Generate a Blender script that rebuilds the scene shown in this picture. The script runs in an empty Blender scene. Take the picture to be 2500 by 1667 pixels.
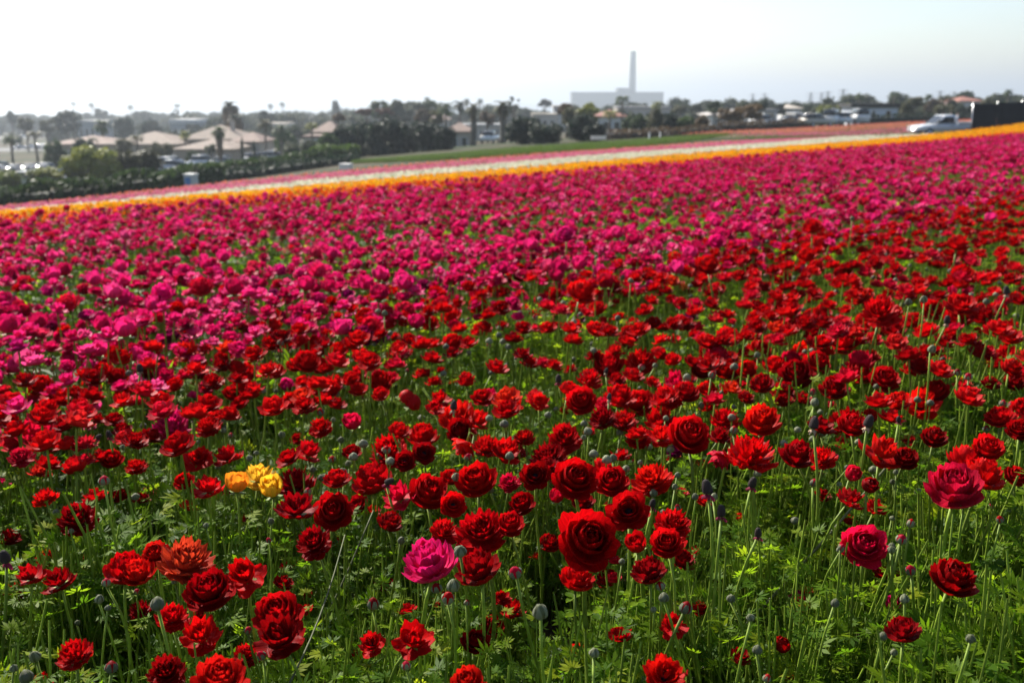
import bpy, bmesh, math, random
import numpy as np
from mathutils import Vector, Matrix, Quaternion, Euler

random.seed(7)
rng = np.random.default_rng(7)
R = math.radians
scene = bpy.context.scene
COL = scene.collection

# ------------------------------------------------------------------ camera
IMG_W, IMG_H = 2500.0, 1667.0
LENS, SENSOR = 35.0, 36.0
FPX = LENS / SENSOR * IMG_W
HORIZON = 238.0
PITCH = math.atan((IMG_H / 2 - HORIZON) / FPX)
CAM_Z = 1.25
cam_data = bpy.data.cameras.new("camera")
cam_data.lens, cam_data.sensor_width = LENS, SENSOR
cam_data.clip_start, cam_data.clip_end = 0.05, 60000
cam_data.dof.use_dof = True
cam_data.dof.focus_distance = 2.05
cam_data.dof.aperture_fstop = 4.5
cam = bpy.data.objects.new("camera", cam_data)
cam.location = (0, 0, CAM_Z)
cam.rotation_euler = (math.pi / 2 - PITCH, 0, 0)
COL.objects.link(cam)
scene.camera = cam

# ------------------------------------------------------------------ sky, sun, exposure
SUN_AZ, SUN_EL = R(-36), R(40)
world = bpy.data.worlds.new("World")
scene.world = world
world.use_nodes = True
wn = world.node_tree.nodes
sky = wn.new("ShaderNodeTexSky")
sky.sky_type = 'NISHITA'
sky.sun_disc = False
sky.sun_elevation = SUN_EL
sky.sun_rotation = SUN_AZ
sky.altitude = 50
sky.air_density = 1.0
sky.dust_density = 1.0
sky.ozone_density = 1.0
world.node_tree.links.new(sky.outputs[0], wn["Background"].inputs[0])
wn["Background"].inputs[1].default_value = 0.082
sun_dir = Vector((math.sin(SUN_AZ) * math.cos(SUN_EL), math.cos(SUN_AZ) * math.cos(SUN_EL), math.sin(SUN_EL)))
sl = bpy.data.lights.new("sun", 'SUN')
sl.energy = 5.0
sl.angle = R(0.53)
sl.color = (1.0, 0.94, 0.84)
sun = bpy.data.objects.new("sun", sl)
sun.rotation_euler = sun_dir.to_track_quat('Z', 'Y').to_euler()
COL.objects.link(sun)
scene.view_settings.view_transform = 'Standard'
scene.view_settings.look = 'None'
scene.view_settings.gamma = 1.0
scene.view_settings.exposure = 1.12
scene.view_settings.use_curve_mapping = False
try:
    scene.cycles.use_denoising = True
    scene.cycles.max_bounces = 8
    scene.cycles.diffuse_bounces = 3
    scene.cycles.glossy_bounces = 2
    scene.cycles.transmission_bounces = 4
    scene.cycles.transparent_max_bounces = 6
    scene.cycles.volume_bounces = 0
    scene.cycles.caustics_reflective = False
    scene.cycles.caustics_refractive = False
    scene.cycles.sample_clamp_indirect = 6.0
except Exception:
    pass

# ------------------------------------------------------------------ materials
def new_mat(name):
    m = bpy.data.materials.new(name)
    m.use_nodes = True
    nt = m.node_tree
    return m, nt, nt.nodes, nt.links, nt.nodes["Principled BSDF"], nt.nodes["Material Output"]

def rgb(c):
    return (c[0], c[1], c[2], 1.0)

def ramp_node(nodes, stops):
    r = nodes.new("ShaderNodeValToRGB")
    el = r.color_ramp.elements
    while len(el) < len(stops):
        el.new(0.5)
    for e, (p, c) in zip(el, stops):
        e.position = p
        e.color = rgb(c)
    return r

def translucent_mix(nt, nodes, links, bsdf, out, colsock, fac, gain=1.0):
    tr = nodes.new("ShaderNodeBsdfTranslucent")
    if gain != 1.0:
        mul = nodes.new("ShaderNodeMix"); mul.data_type = 'RGBA'; mul.blend_type = 'MULTIPLY'
        mul.inputs[0].default_value = 1.0
        links.new(colsock, mul.inputs[6]); mul.inputs[7].default_value = (gain, gain, gain, 1)
        colsock = mul.outputs[2]
    links.new(colsock, tr.inputs[0])
    mx = nodes.new("ShaderNodeMixShader")
    mx.inputs[0].default_value = fac
    links.new(bsdf.outputs[0], mx.inputs[1]); links.new(tr.outputs[0], mx.inputs[2])
    links.new(mx.outputs[0], out.inputs[0])

def petal_material(name, stops=None, veins=True):
    """petal: own colour from the object's colour, or from a ramp read per flower; fine veins; thin and translucent"""
    m, nt, nodes, links, b, out = new_mat(name)
    oi = nodes.new("ShaderNodeObjectInfo")
    if stops is None:
        csock = oi.outputs["Color"]
    else:
        rp = ramp_node(nodes, stops); links.new(oi.outputs["Random"], rp.inputs[0]); csock = rp.outputs[0]
    at = nodes.new("ShaderNodeAttribute"); at.attribute_name = "pet"      # x: across, y: along, z: random
    mp = nodes.new("ShaderNodeMapping"); mp.inputs["Scale"].default_value = (14, 1.6, 30)
    links.new(at.outputs["Vector"], mp.inputs[0])
    nz = nodes.new("ShaderNodeTexNoise"); nz.inputs["Scale"].default_value = 1.0; nz.inputs["Detail"].default_value = 2
    links.new(mp.outputs[0], nz.inputs["Vector"])
    mr = nodes.new("ShaderNodeMapRange"); mr.inputs[1].default_value = 0.3; mr.inputs[2].default_value = 0.7
    mr.inputs[3].default_value = 0.72; mr.inputs[4].default_value = 1.22
    links.new(nz.outputs["Fac"], mr.inputs[0])
    sp = nodes.new("ShaderNodeSeparateXYZ"); links.new(at.outputs["Vector"], sp.inputs[0])
    mr2 = nodes.new("ShaderNodeMapRange"); mr2.inputs[3].default_value = 0.82; mr2.inputs[4].default_value = 1.15
    links.new(sp.outputs[2], mr2.inputs[0])
    mu = nodes.new("ShaderNodeMath"); mu.operation = 'MULTIPLY'
    links.new(mr.outputs[0], mu.inputs[0]); links.new(mr2.outputs[0], mu.inputs[1])
    vm = nodes.new("ShaderNodeVectorMath"); vm.operation = 'SCALE'
    links.new(csock, vm.inputs[0]); links.new(mu.outputs[0], vm.inputs[3])
    links.new(vm.outputs[0], b.inputs["Base Color"])
    b.inputs["Roughness"].default_value = 0.55
    b.inputs["Specular IOR Level"].default_value = 0.12
    if veins:
        bp = nodes.new("ShaderNodeBump"); bp.inputs["Strength"].default_value = 0.35; bp.inputs["Distance"].default_value = 0.002
        links.new(nz.outputs["Fac"], bp.inputs["Height"]); links.new(bp.outputs[0], b.inputs["Normal"])
    translucent_mix(nt, nodes, links, b, out, vm.outputs[0], 0.42, 1.15)
    return m

def leaf_material(name, stops, fac=0.45, rough=0.42, spec=0.35, use_color=False, scale=6.0, gain=1.2):
    """leaf: random per instance plus slow noise in the leaf's own space, translucent"""
    m, nt, nodes, links, b, out = new_mat(name)
    oi = nodes.new("ShaderNodeObjectInfo")
    tc = nodes.new("ShaderNodeTexCoord")
    nz = nodes.new("ShaderNodeTexNoise"); nz.inputs["Scale"].default_value = scale; nz.inputs["Detail"].default_value = 2
    links.new(tc.outputs["Object"], nz.inputs["Vector"])
    at = nodes.new("ShaderNodeAttribute"); at.attribute_name = "tone"
    a1 = nodes.new("ShaderNodeMath"); a1.operation = 'MULTIPLY'; a1.inputs[1].default_value = 0.35
    links.new(oi.outputs["Random"], a1.inputs[0])
    a2 = nodes.new("ShaderNodeMath"); a2.operation = 'MULTIPLY_ADD'; a2.inputs[1].default_value = 0.45
    links.new(at.outputs["Fac"], a2.inputs[0]); links.new(a1.outputs[0], a2.inputs[2])
    a3 = nodes.new("ShaderNodeMath"); a3.operation = 'MULTIPLY_ADD'; a3.inputs[1].default_value = 0.3
    links.new(nz.outputs["Fac"], a3.inputs[0]); links.new(a2.outputs[0], a3.inputs[2])
    rp = ramp_node(nodes, stops); links.new(a3.outputs[0], rp.inputs[0])
    cs = rp.outputs[0]
    if use_color:
        mul = nodes.new("ShaderNodeMix"); mul.data_type = 'RGBA'; mul.blend_type = 'MULTIPLY'; mul.inputs[0].default_value = 1.0
        links.new(cs, mul.inputs[6]); links.new(oi.outputs["Color"], mul.inputs[7]); cs = mul.outputs[2]
    links.new(cs, b.inputs["Base Color"])
    b.inputs["Roughness"].default_value = rough
    b.inputs["Specular IOR Level"].default_value = spec
    translucent_mix(nt, nodes, links, b, out, cs, fac, gain)
    return m

def plain_material(name, col, rough=0.7, var=0.15, scale=4.0, metal=0.0, spec=0.4, coat=0.0, bump=0.0, bscale=30, use_color=False, sheen=0.0, rand=0.0):
    m, nt, nodes, links, b, out = new_mat(name)
    tc = nodes.new("ShaderNodeTexCoord")
    nz = nodes.new("ShaderNodeTexNoise"); nz.inputs["Scale"].default_value = scale; nz.inputs["Detail"].default_value = 5
    links.new(tc.outputs["Object"], nz.inputs["Vector"])
    rp = ramp_node(nodes, [(0.3, [c * (1 - var) for c in col]), (0.7, [min(1, c * (1 + var)) for c in col])])
    links.new(nz.outputs["Fac"], rp.inputs[0])
    cs = rp.outputs[0]
    if use_color:
        oi = nodes.new("ShaderNodeObjectInfo")
        mul = nodes.new("ShaderNodeMix"); mul.data_type = 'RGBA'; mul.blend_type = 'MULTIPLY'; mul.inputs[0].default_value = 1.0
        links.new(cs, mul.inputs[6]); links.new(oi.outputs["Color"], mul.inputs[7]); cs = mul.outputs[2]
    if rand:
        oi = nodes.new("ShaderNodeObjectInfo"); mr = nodes.new("ShaderNodeMapRange"); mr.inputs[3].default_value = 1 - rand; mr.inputs[4].default_value = 1 + rand
        links.new(oi.outputs["Random"], mr.inputs[0]); vs = nodes.new("ShaderNodeVectorMath"); vs.operation = 'SCALE'
        links.new(cs, vs.inputs[0]); links.new(mr.outputs[0], vs.inputs[3]); cs = vs.outputs[0]
    links.new(cs, b.inputs["Base Color"])
    b.inputs["Roughness"].default_value = rough
    b.inputs["Metallic"].default_value = metal
    b.inputs["Specular IOR Level"].default_value = spec
    b.inputs["Coat Weight"].default_value = coat
    b.inputs["Coat Roughness"].default_value = 0.04
    b.inputs["Sheen Weight"].default_value = sheen
    if bump:
        n2 = nodes.new("ShaderNodeTexNoise"); n2.inputs["Scale"].default_value = bscale; n2.inputs["Detail"].default_value = 4
        links.new(tc.outputs["Object"], n2.inputs["Vector"])
        bp = nodes.new("ShaderNodeBump"); bp.inputs["Strength"].default_value = bump
        links.new(n2.outputs["Fac"], bp.inputs["Height"]); links.new(bp.outputs[0], b.inputs["Normal"])
    return m

M = {}
M['petal'] = petal_material("petal")
M['leaf'] = leaf_material("ranunculus_leaf", [(0.10, (0.024, 0.058, 0.003)), (0.45, (0.062, 0.132, 0.004)), (0.72, (0.13, 0.21, 0.006)), (0.95, (0.24, 0.27, 0.010))], fac=0.55, gain=2.1, spec=0.1, rough=0.5)
M['stem'] = plain_material("flower_stem", (0.16, 0.23, 0.022), rough=0.55, var=0.35, scale=25, sheen=0.0, spec=0.25, rand=0.35)
M['old_stem'] = plain_material("old_stem", (0.075, 0.085, 0.03), rough=0.7, var=0.35, scale=25)
M['bud'] = plain_material("bud_green", (0.125, 0.135, 0.07), rough=0.7, var=0.35, scale=90, sheen=0.1, rand=0.45, bump=.5, bscale=160)
M['seed'] = plain_material("seed_head", (0.035, 0.022, 0.02), rough=0.85, var=0.4, scale=300, bump=0.8, bscale=500)
M['eye'] = plain_material("flower_eye", (0.012, 0.008, 0.012), rough=0.7, var=0.3, scale=300, bump=0.6, bscale=700)
M['withered'] = plain_material("withered_petal", (0.30, 0.20, 0.12), rough=0.7, var=0.35, scale=60)

def setmat(me, *ms):
    for x in ms:
        me.materials.append(x)

# ------------------------------------------------------------------ terrain
TV = (math.sin(R(47)), math.cos(R(47)))      # direction the flower strips run
NV = (-math.cos(R(47)), math.sin(R(47)))     # across the strips, down the slope

def sstep(x, a, b):
    t = np.clip((x - a) / (b - a), 0, 1)
    return t * t * (3 - 2 * t)

AZ = np.array([-60., -40, -27, -15, 0, 12, 23, 30, 45, 60])
RR = np.array([0., 30, 60, 85, 110, 150, 250, 400, 700, 1200, 2000, 2300, 2700, 60000])
ZT = np.array([   # heights from the eye, rows by distance, columns by bearing
    [-3.5, -3.5, -3.5, -3.2, -2.5, -2.0, -1.8, -1.8, -1.8, -1.8],
    [-4.2, -4.2, -4.0, -3.5, -2.6, -2.1, -1.9, -1.9, -1.9, -1.9],
    [-7.0, -7.0, -6.8, -5.6, -3.3, -2.8, -2.7, -2.5, -2.3, -2.3],
    [-7.8, -7.8, -7.5, -6.4, -4.1, -3.3, -3.25, -3.0, -2.6, -2.6],
    [-8.6, -8.6, -8.3, -7.4, -4.9, -3.7, -3.0, -2.9, -2.6, -2.6],
    [-10.6, -10.6, -10.4, -9.6, -6.3, -4.3, -3.3, -3.1, -3.0, -3.0],
    [-14, -14, -13.5, -12.5, -9.5, -7.0, -5.4, -5, -5, -5],
    [-17, -17, -16.5, -15.5, -13.5, -11, -9, -8, -8, -8],
    [-22, -22, -22, -21, -20, -18, -15, -14, -14, -14],
    [-32, -32, -32, -31, -30, -28, -25, -24, -24, -24],
    [-46, -46, -46, -46, -46, -45, -44, -44, -44, -44],
    [-51, -51, -51, -51, -51, -51, -51, -51, -51, -51],
    [-60, -60, -60, -60, -60, -60, -60, -60, -60, -60],
    [-60, -60, -60, -60, -60, -60, -60, -60, -60, -60]])

def G(x, y):
    """ground height (metres, eye at CAM_Z)"""
    x = np.asarray(x, float); y = np.asarray(y, float)
    t = TV[0] * x + TV[1] * y
    n = NV[0] * x + NV[1] * y
    tc = np.clip(t, -60, 120); nc = np.clip(n, -40, 80)
    field = 0.0075 * tc - 0.056 * nc
    field = field - 0.34 * (np.clip(nc - 14, 0, 60) / 14) ** 1.3 * (1 - sstep(tc, 6, 30)) - 0.16 * sstep(nc, 17, 22) * (1 - sstep(tc, 3, 17))
    k = np.clip(tc - 33, 0, 22)
    field = field + 0.00075 * k * k + 0.02 * np.clip(tc - 55, 0, 60)
    r = np.hypot(x, y)
    az = np.degrees(np.arctan2(x, y))
    ai = np.clip(np.interp(az, AZ, np.arange(len(AZ))), 0, len(AZ) - 1.0001)
    ri = np.clip(np.interp(r, RR, np.arange(len(RR))), 0, len(RR) - 1.0001)
    a0 = ai.astype(int); r0 = ri.astype(int); fa = ai - a0; fr = ri - r0
    tab = (ZT[r0, a0] * (1 - fa) + ZT[r0, a0 + 1] * fa) * (1 - fr) + (ZT[r0 + 1, a0] * (1 - fa) + ZT[r0 + 1, a0 + 1] * fa) * fr + CAM_Z
    q = sstep(tc, 35, 60)
    q = sstep(tc, 34, 48); n0 = 28 - 8.2 * q; n1 = 55 - 27 * q
    w = sstep(n, n0, n1)
    w = np.maximum(w, sstep(r, 150, 300) * (np.abs(az) < 100))
    return field * (1 - w) + tab * w

def g1(x, y):
    return float(G(x, y))

# ------------------------------------------------------------------ picture to place
def ray(px, py):
    u = (px - IMG_W / 2) / FPX; v = (IMG_H / 2 - py) / FPX
    c, s = math.cos(PITCH), math.sin(PITCH)
    fwd = c + v * s
    return u / fwd, (v * c - s) / fwd, 1.0 / fwd      # x per metre forward, z per metre forward, axial depth per metre forward

def at_dist(px, py, Y):
    a, b, d = ray(px, py)
    return Vector((a * Y, Y, CAM_Z + b * Y))

def hit(px, py, h):
    """the point on the ray of a pixel that lies h metres above the ground"""
    a, b, d = ray(px, py)
    lo, hi = 0.4, 0.4
    f = lambda Y: CAM_Z + b * Y - g1(a * Y, Y) - h
    while f(hi) > 0 and hi < 300:
        lo = hi; hi *= 1.15
    for _ in range(26):
        mid = 0.5 * (lo + hi)
        if f(mid) > 0: lo = mid
        else: hi = mid
    return Vector((a * lo, lo, CAM_Z + b * lo)), lo * d

# ------------------------------------------------------------------ mesh helpers
def mesh_np(name, v, faces, smooth=False):
    me = bpy.data.meshes.new(name)
    me.from_pydata([tuple(p) for p in v], [], faces)
    if smooth:
        me.polygons.foreach_set("use_smooth", [True] * len(me.polygons))
    me.update()
    return me

class MB:
    """collects verts and faces of one mesh"""
    def __init__(s):
        s.v = []; s.f = []; s.mi = []; s.a = []; s.cur = 0; s.smooth = True
    def add(s, vs, fs, mi=None, attr=None):
        o = len(s.v)
        s.v.extend([tuple(p) for p in vs])
        s.f.extend([tuple(i + o for i in f) for f in fs])
        s.mi.extend([s.cur if mi is None else mi] * len(fs))
        s.a.extend(attr if attr is not None else [(0, 0, 0)] * len(vs))
        return s
    def box(s, x0, x1, y0, y1, z0, z1, mi=None):
        v = [(x0, y0, z0), (x1, y0, z0), (x1, y1, z0), (x0, y1, z0), (x0, y0, z1), (x1, y0, z1), (x1, y1, z1), (x0, y1, z1)]
        return s.add(v, [(3, 2, 1, 0), (4, 5, 6, 7), (0, 1, 5, 4), (1, 2, 6, 5), (2, 3, 7, 6), (3, 0, 4, 7)], mi)
    def tube(s, pts, rad, sides=6, mi=None, cap=True, tone=0.5):
        pts = [Vector(p) for p in pts]; n = len(pts)
        vs = []; fs = []
        for i, p in enumerate(pts):
            d = (pts[min(i + 1, n - 1)] - pts[max(i - 1, 0)]).normalized()
            x = d.orthogonal().normalized() if i == 0 else (x - d * x.dot(d)).normalized()
            y = d.cross(x)
            r = rad[i] if isinstance(rad, (list, tuple)) else rad
            for k in range(sides):
                a = 2 * math.pi * k / sides
                vs.append(p + (x * math.cos(a) + y * math.sin(a)) * r)
        for i in range(n - 1):
            for k in range(sides):
                k2 = (k + 1) % sides
                fs.append((i * sides + k, i * sides + k2, (i + 1) * sides + k2, (i + 1) * sides + k))
        if cap:
            fs.append(tuple(range((n - 1) * sides, n * sides)))
            fs.append(tuple(reversed(range(sides))))
        return s.add(vs, fs, mi, [(0.5, 0.5, tone)] * len(vs))
    def lathe(s, prof, seg=10, mi=None, origin=(0, 0, 0)):
        vs = []; fs = []
        for (r, z) in prof:
            for k in range(seg):
                a = 2 * math.pi * k / seg
                vs.append((origin[0] + r * math.cos(a), origin[1] + r * math.sin(a), origin[2] + z))
        for i in range(len(prof) - 1):
            for k in range(seg):
                k2 = (k + 1) % seg
                fs.append((i * seg + k, i * seg + k2, (i + 1) * seg + k2, (i + 1) * seg + k))
        fs.append(tuple(reversed(range(seg))))
        fs.append(tuple(range((len(prof) - 1) * seg, len(prof) * seg)))
        return s.add(vs, fs, mi)
    def mesh(s, name, *mats, attr="pet", smooth=None):
        me = bpy.data.meshes.new(name)
        me.from_pydata(s.v, [], s.f)
        me.polygons.foreach_set("material_index", s.mi)
        if s.smooth if smooth is None else smooth:
            me.polygons.foreach_set("use_smooth", [True] * len(me.polygons))
        at = me.attributes.new(attr, 'FLOAT_VECTOR', 'POINT')
        at.data.foreach_set("vector", np.array(s.a, dtype=np.float32).ravel())
        tn = me.attributes.new("tone", 'FLOAT', 'POINT')
        tn.data.foreach_set("value", np.array([q[2] for q in s.a], dtype=np.float32))
        for m in mats:
            me.materials.append(m)
        me.update()
        return me

def link(name, me, parent=None, loc=None, rot=None, scl=None, color=None):
    o = bpy.data.objects.new(name, me)
    COL.objects.link(o)
    if parent is not None: o.parent = parent
    if loc is not None: o.location = loc
    if rot is not None:
        if isinstance(rot, Quaternion):
            o.rotation_mode = 'QUATERNION'; o.rotation_quaternion = rot
        else:
            o.rotation_euler = rot
    if scl is not None: o.scale = scl if hasattr(scl, '__len__') else (scl,) * 3
    if color is not None: o.color = rgb(color)
    return o

def thing(name, label, cat, loc=(0, 0, 0), rotz=0.0, group=None, me=None):
    o = bpy.data.objects.new(name, me)
    COL.objects.link(o)
    o.location = loc; o.rotation_euler = (0, 0, rotz)
    o["label"] = label; o["category"] = cat
    if group: o["group"] = group
    return o

def copy_tree(o, parent=None):
    c = o.copy(); COL.objects.link(c); c.parent = parent
    for ch in list(o.children):
        copy_tree(ch, c)
    return c

def stuff(o, label, cat):
    o["kind"] = "stuff"; o["label"] = label; o["category"] = cat
    return o

def scatter(name, pts, rots, scls, var, meshes, label, cat):
    """one object of kind stuff: the meshes set out on points"""
    n = len(pts)
    me = bpy.data.meshes.new(name)
    me.vertices.add(n)
    me.vertices.foreach_set("co", np.asarray(pts, dtype=np.float32).ravel())
    a = me.attributes.new("rot", 'FLOAT_VECTOR', 'POINT'); a.data.foreach_set("vector", np.asarray(rots, dtype=np.float32).ravel())
    a = me.attributes.new("scl", 'FLOAT', 'POINT'); a.data.foreach_set("value", np.asarray(scls, dtype=np.float32))
    a = me.attributes.new("var", 'INT', 'POINT'); a.data.foreach_set("value", np.asarray(var, dtype=np.int32))
    me.update()
    o = link(name, me)
    stuff(o, label, cat)
    ng = bpy.data.node_groups.new(name, 'GeometryNodeTree')
    ng.interface.new_socket("Geometry", in_out='INPUT', socket_type='NodeSocketGeometry')
    ng.interface.new_socket("Geometry", in_out='OUTPUT', socket_type='NodeSocketGeometry')
    N, L = ng.nodes, ng.links
    gi = N.new("NodeGroupInput"); go = N.new("NodeGroupOutput")
    mtp = N.new("GeometryNodeMeshToPoints")
    L.new(gi.outputs[0], mtp.inputs[0])
    join = N.new("GeometryNodeGeometryToInstance")
    for m in reversed(meshes):
        src = bpy.data.objects.new(name + "_form", m)
        inf = N.new("GeometryNodeObjectInfo"); inf.inputs[0].default_value = src
        g2i = N.new("GeometryNodeGeometryToInstance")
        L.new(inf.outputs["Geometry"], g2i.inputs[0])
        if m is meshes[-1]:
            jn = N.new("GeometryNodeJoinGeometry")
        L.new(g2i.outputs[0], jn.inputs[0])
    N.remove(join)
    def attr(nm, dt):
        q = N.new("GeometryNodeInputNamedAttribute"); q.data_type = dt; q.inputs[0].default_value = nm
        return q.outputs[0]
    iop = N.new("GeometryNodeInstanceOnPoints")
    L.new(mtp.outputs[0], iop.inputs["Points"]); L.new(jn.outputs[0], iop.inputs["Instance"])
    iop.inputs["Pick Instance"].default_value = True
    L.new(attr("var", 'INT'), iop.inputs["Instance Index"])
    e2r = N.new("FunctionNodeEulerToRotation"); L.new(attr("rot", 'FLOAT_VECTOR'), e2r.inputs[0]); L.new(e2r.outputs[0], iop.inputs["Rotation"])
    L.new(attr("scl", 'FLOAT'), iop.inputs["Scale"])
    L.new(iop.outputs[0], go.inputs[0])
    md = o.modifiers.new("scatter", 'NODES'); md.node_group = ng
    return o

# ================================================================== ground and sea
def ground_material():
    m, nt, nodes, links, b, out = new_mat("ground")
    geo = nodes.new("ShaderNodeNewGeometry")
    def noise(sc, det=6):
        n = nodes.new("ShaderNodeTexNoise"); n.inputs["Scale"].default_value = sc; n.inputs["Detail"].default_value = det
        links.new(geo.outputs["Position"], n.inputs["Vector"]); return n
    n1 = noise(9.0, 8); soil = ramp_node(nodes, [(0.3, (0.030, 0.021, 0.014)), (0.7, (0.085, 0.060, 0.040))]); links.new(n1.outputs[0], soil.inputs[0])
    n2 = noise(0.045, 6); land = ramp_node(nodes, [(0.34, (0.022, 0.036, 0.011)), (0.47, (0.04, 0.045, 0.02)), (0.58, (0.075, 0.058, 0.036)), (0.68, (0.055, 0.046, 0.03))]); links.new(n2.outputs[0], land.inputs[0])
    at = nodes.new("ShaderNodeAttribute"); at.attribute_name = "wild"
    mx = nodes.new("ShaderNodeMix"); mx.data_type = 'RGBA'
    links.new(at.outputs["Fac"], mx.inputs[0]); links.new(soil.outputs[0], mx.inputs[6]); links.new(land.outputs[0], mx.inputs[7])
    links.new(mx.outputs[2], b.inputs["Base Color"])
    b.inputs["Roughness"].default_value = 0.95; b.inputs["Specular IOR Level"].default_value = 0.1
    bp = nodes.new("ShaderNodeBump"); bp.inputs["Strength"].default_value = 0.6; bp.inputs["Distance"].default_value = 0.03
    links.new(n1.outputs[0], bp.inputs["Height"]); links.new(bp.outputs[0], b.inputs["Normal"])
    return m

def build_ground():
    rs = np.concatenate([[0.0], np.geomspace(0.35, 2700, 130), [12000.0]])
    az = np.concatenate([np.linspace(-60, 60, 121), np.linspace(60, 300, 41)[1:-1]])
    na = len(az)
    v = []; wild = []
    for r in rs:
        x = r * np.sin(np.radians(az)); y = r * np.cos(np.radians(az))
        z = G(x, y)
        n = NV[0] * x + NV[1] * y
        v.append(np.stack([x, y, z], 1)); wild.append(sstep(n, 30, 44))
    v = np.concatenate(v); wild = np.concatenate(wild)
    f = []
    for i in range(1, len(rs) - 1):
        for k in range(na):
            k2 = (k + 1) % na
            f.append((i * na + k, (i + 1) * na + k, (i + 1) * na + k2, i * na + k2))
    f += [(0, na + (k + 1) % na, na + k)[::-1] for k in range(na)]
    me = mesh_np("ground", v, f, True)
    a = me.attributes.new("wild", 'FLOAT', 'POINT'); a.data.foreach_set("value", wild.astype(np.float32))
    setmat(me, ground_material())
    o = link("ground", me); o["kind"] = "structure"; o["label"] = "bare brown soil and dry land under the flower field and town"; o["category"] = "ground"

build_ground()

def build_sea():
    m, nt, nodes, links, b, out = new_mat("sea")
    b.inputs["Base Color"].default_value = (0.03, 0.06, 0.08, 1); b.inputs["Roughness"].default_value = 0.35
    tc = nodes.new("ShaderNodeNewGeometry"); nz = nodes.new("ShaderNodeTexNoise"); nz.inputs["Scale"].default_value = 0.05; nz.inputs["Detail"].default_value = 6
    links.new(tc.outputs["Position"], nz.inputs["Vector"])
    bp = nodes.new("ShaderNodeBump"); bp.inputs["Strength"].default_value = 0.5; bp.inputs["Distance"].default_value = 2
    links.new(nz.outputs[0], bp.inputs["Height"]); links.new(bp.outputs[0], b.inputs["Normal"])
    z = CAM_Z - 50.5
    v = []; f = []
    az = np.radians(np.linspace(-100, 100, 41)); rs = [2200, 3500, 6000, 12000, 30000]
    for r in rs:
        for a in az: v.append((r * math.sin(a), r * math.cos(a), z))
    for i in range(len(rs) - 1):
        for k in range(40): f.append((i * 41 + k, (i + 1) * 41 + k, (i + 1) * 41 + k + 1, i * 41 + k + 1)[::-1])
    me = mesh_np("sea", v, f, True); setmat(me, m)
    o = link("sea", me); o["kind"] = "structure"; o["label"] = "pale hazy sea along the horizon"; o["category"] = "sea"
build_sea()

# ================================================================== blooms
def petal_patch(rs, L, W, a0, a1, r0, z0, az, nu, nv, cup=0.12, ruffle=0.06, curl=0.0, pw=1.0):
    """one petal as a curved sheet; bloom axis is +Z, base at the origin, about one unit in radius"""
    vs, at = [], []
    ph1, ph2 = rs.uniform(0, 6.28), rs.uniform(0, 6.28)
    k1 = rs.uniform(2.5, 4.5); tone = rs.random()
    ds = 1.0 / nv
    # meridian
    rr, zz = [r0], [z0]
    sub = 6
    for i in range(nv * sub):
        s = (i + 0.5) / (nv * sub)
        a = a0 + (a1 - a0) * s ** pw + curl * max(0, s - 0.75) * 4
        rr.append(rr[-1] + L / (nv * sub) * math.cos(a)); zz.append(zz[-1] + L / (nv * sub) * math.sin(a))
    for j in range(nv + 1):
        s = j / nv
        w = W * (0.22 + 0.78 * min(1, s / 0.5) ** 0.8)
        if s > 0.5: w *= math.sqrt(max(0.0, 1 - .45 * ((s - 0.5) / 0.5) ** 2.6))
        for i in range(nu + 1):
            u = -1 + 2 * i / nu
            se = s * (1 - 0.30 * (1 - math.sqrt(1 - .97 * u * u)) * s * s)
            q = se * nv * sub; q0 = min(int(q), nv * sub - 1); fq = q - q0
            r = rr[q0] * (1 - fq) + rr[q0 + 1] * fq; z = zz[q0] * (1 - fq) + zz[q0 + 1] * fq
            r = r * (1 - cup * u * u)
            rf = ruffle * s * s * (math.sin(k1 * u * 2 + ph1) + 0.6 * math.sin(7.3 * u + ph2) * abs(u))
            z += rf; r += rf * 0.6
            phi = az + u * w / max(abs(r), 0.42 * W + 0.12)
            vs.append((r * math.cos(phi), r * math.sin(phi), z)); at.append((u, s, tone))
    fs = []
    for j in range(nv):
        for i in range(nu):
            a = j * (nu + 1) + i
            fs.append((a, a + 1, a + nu + 2, a + nu + 1))
    return vs, fs, at

D2 = math.radians
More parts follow.
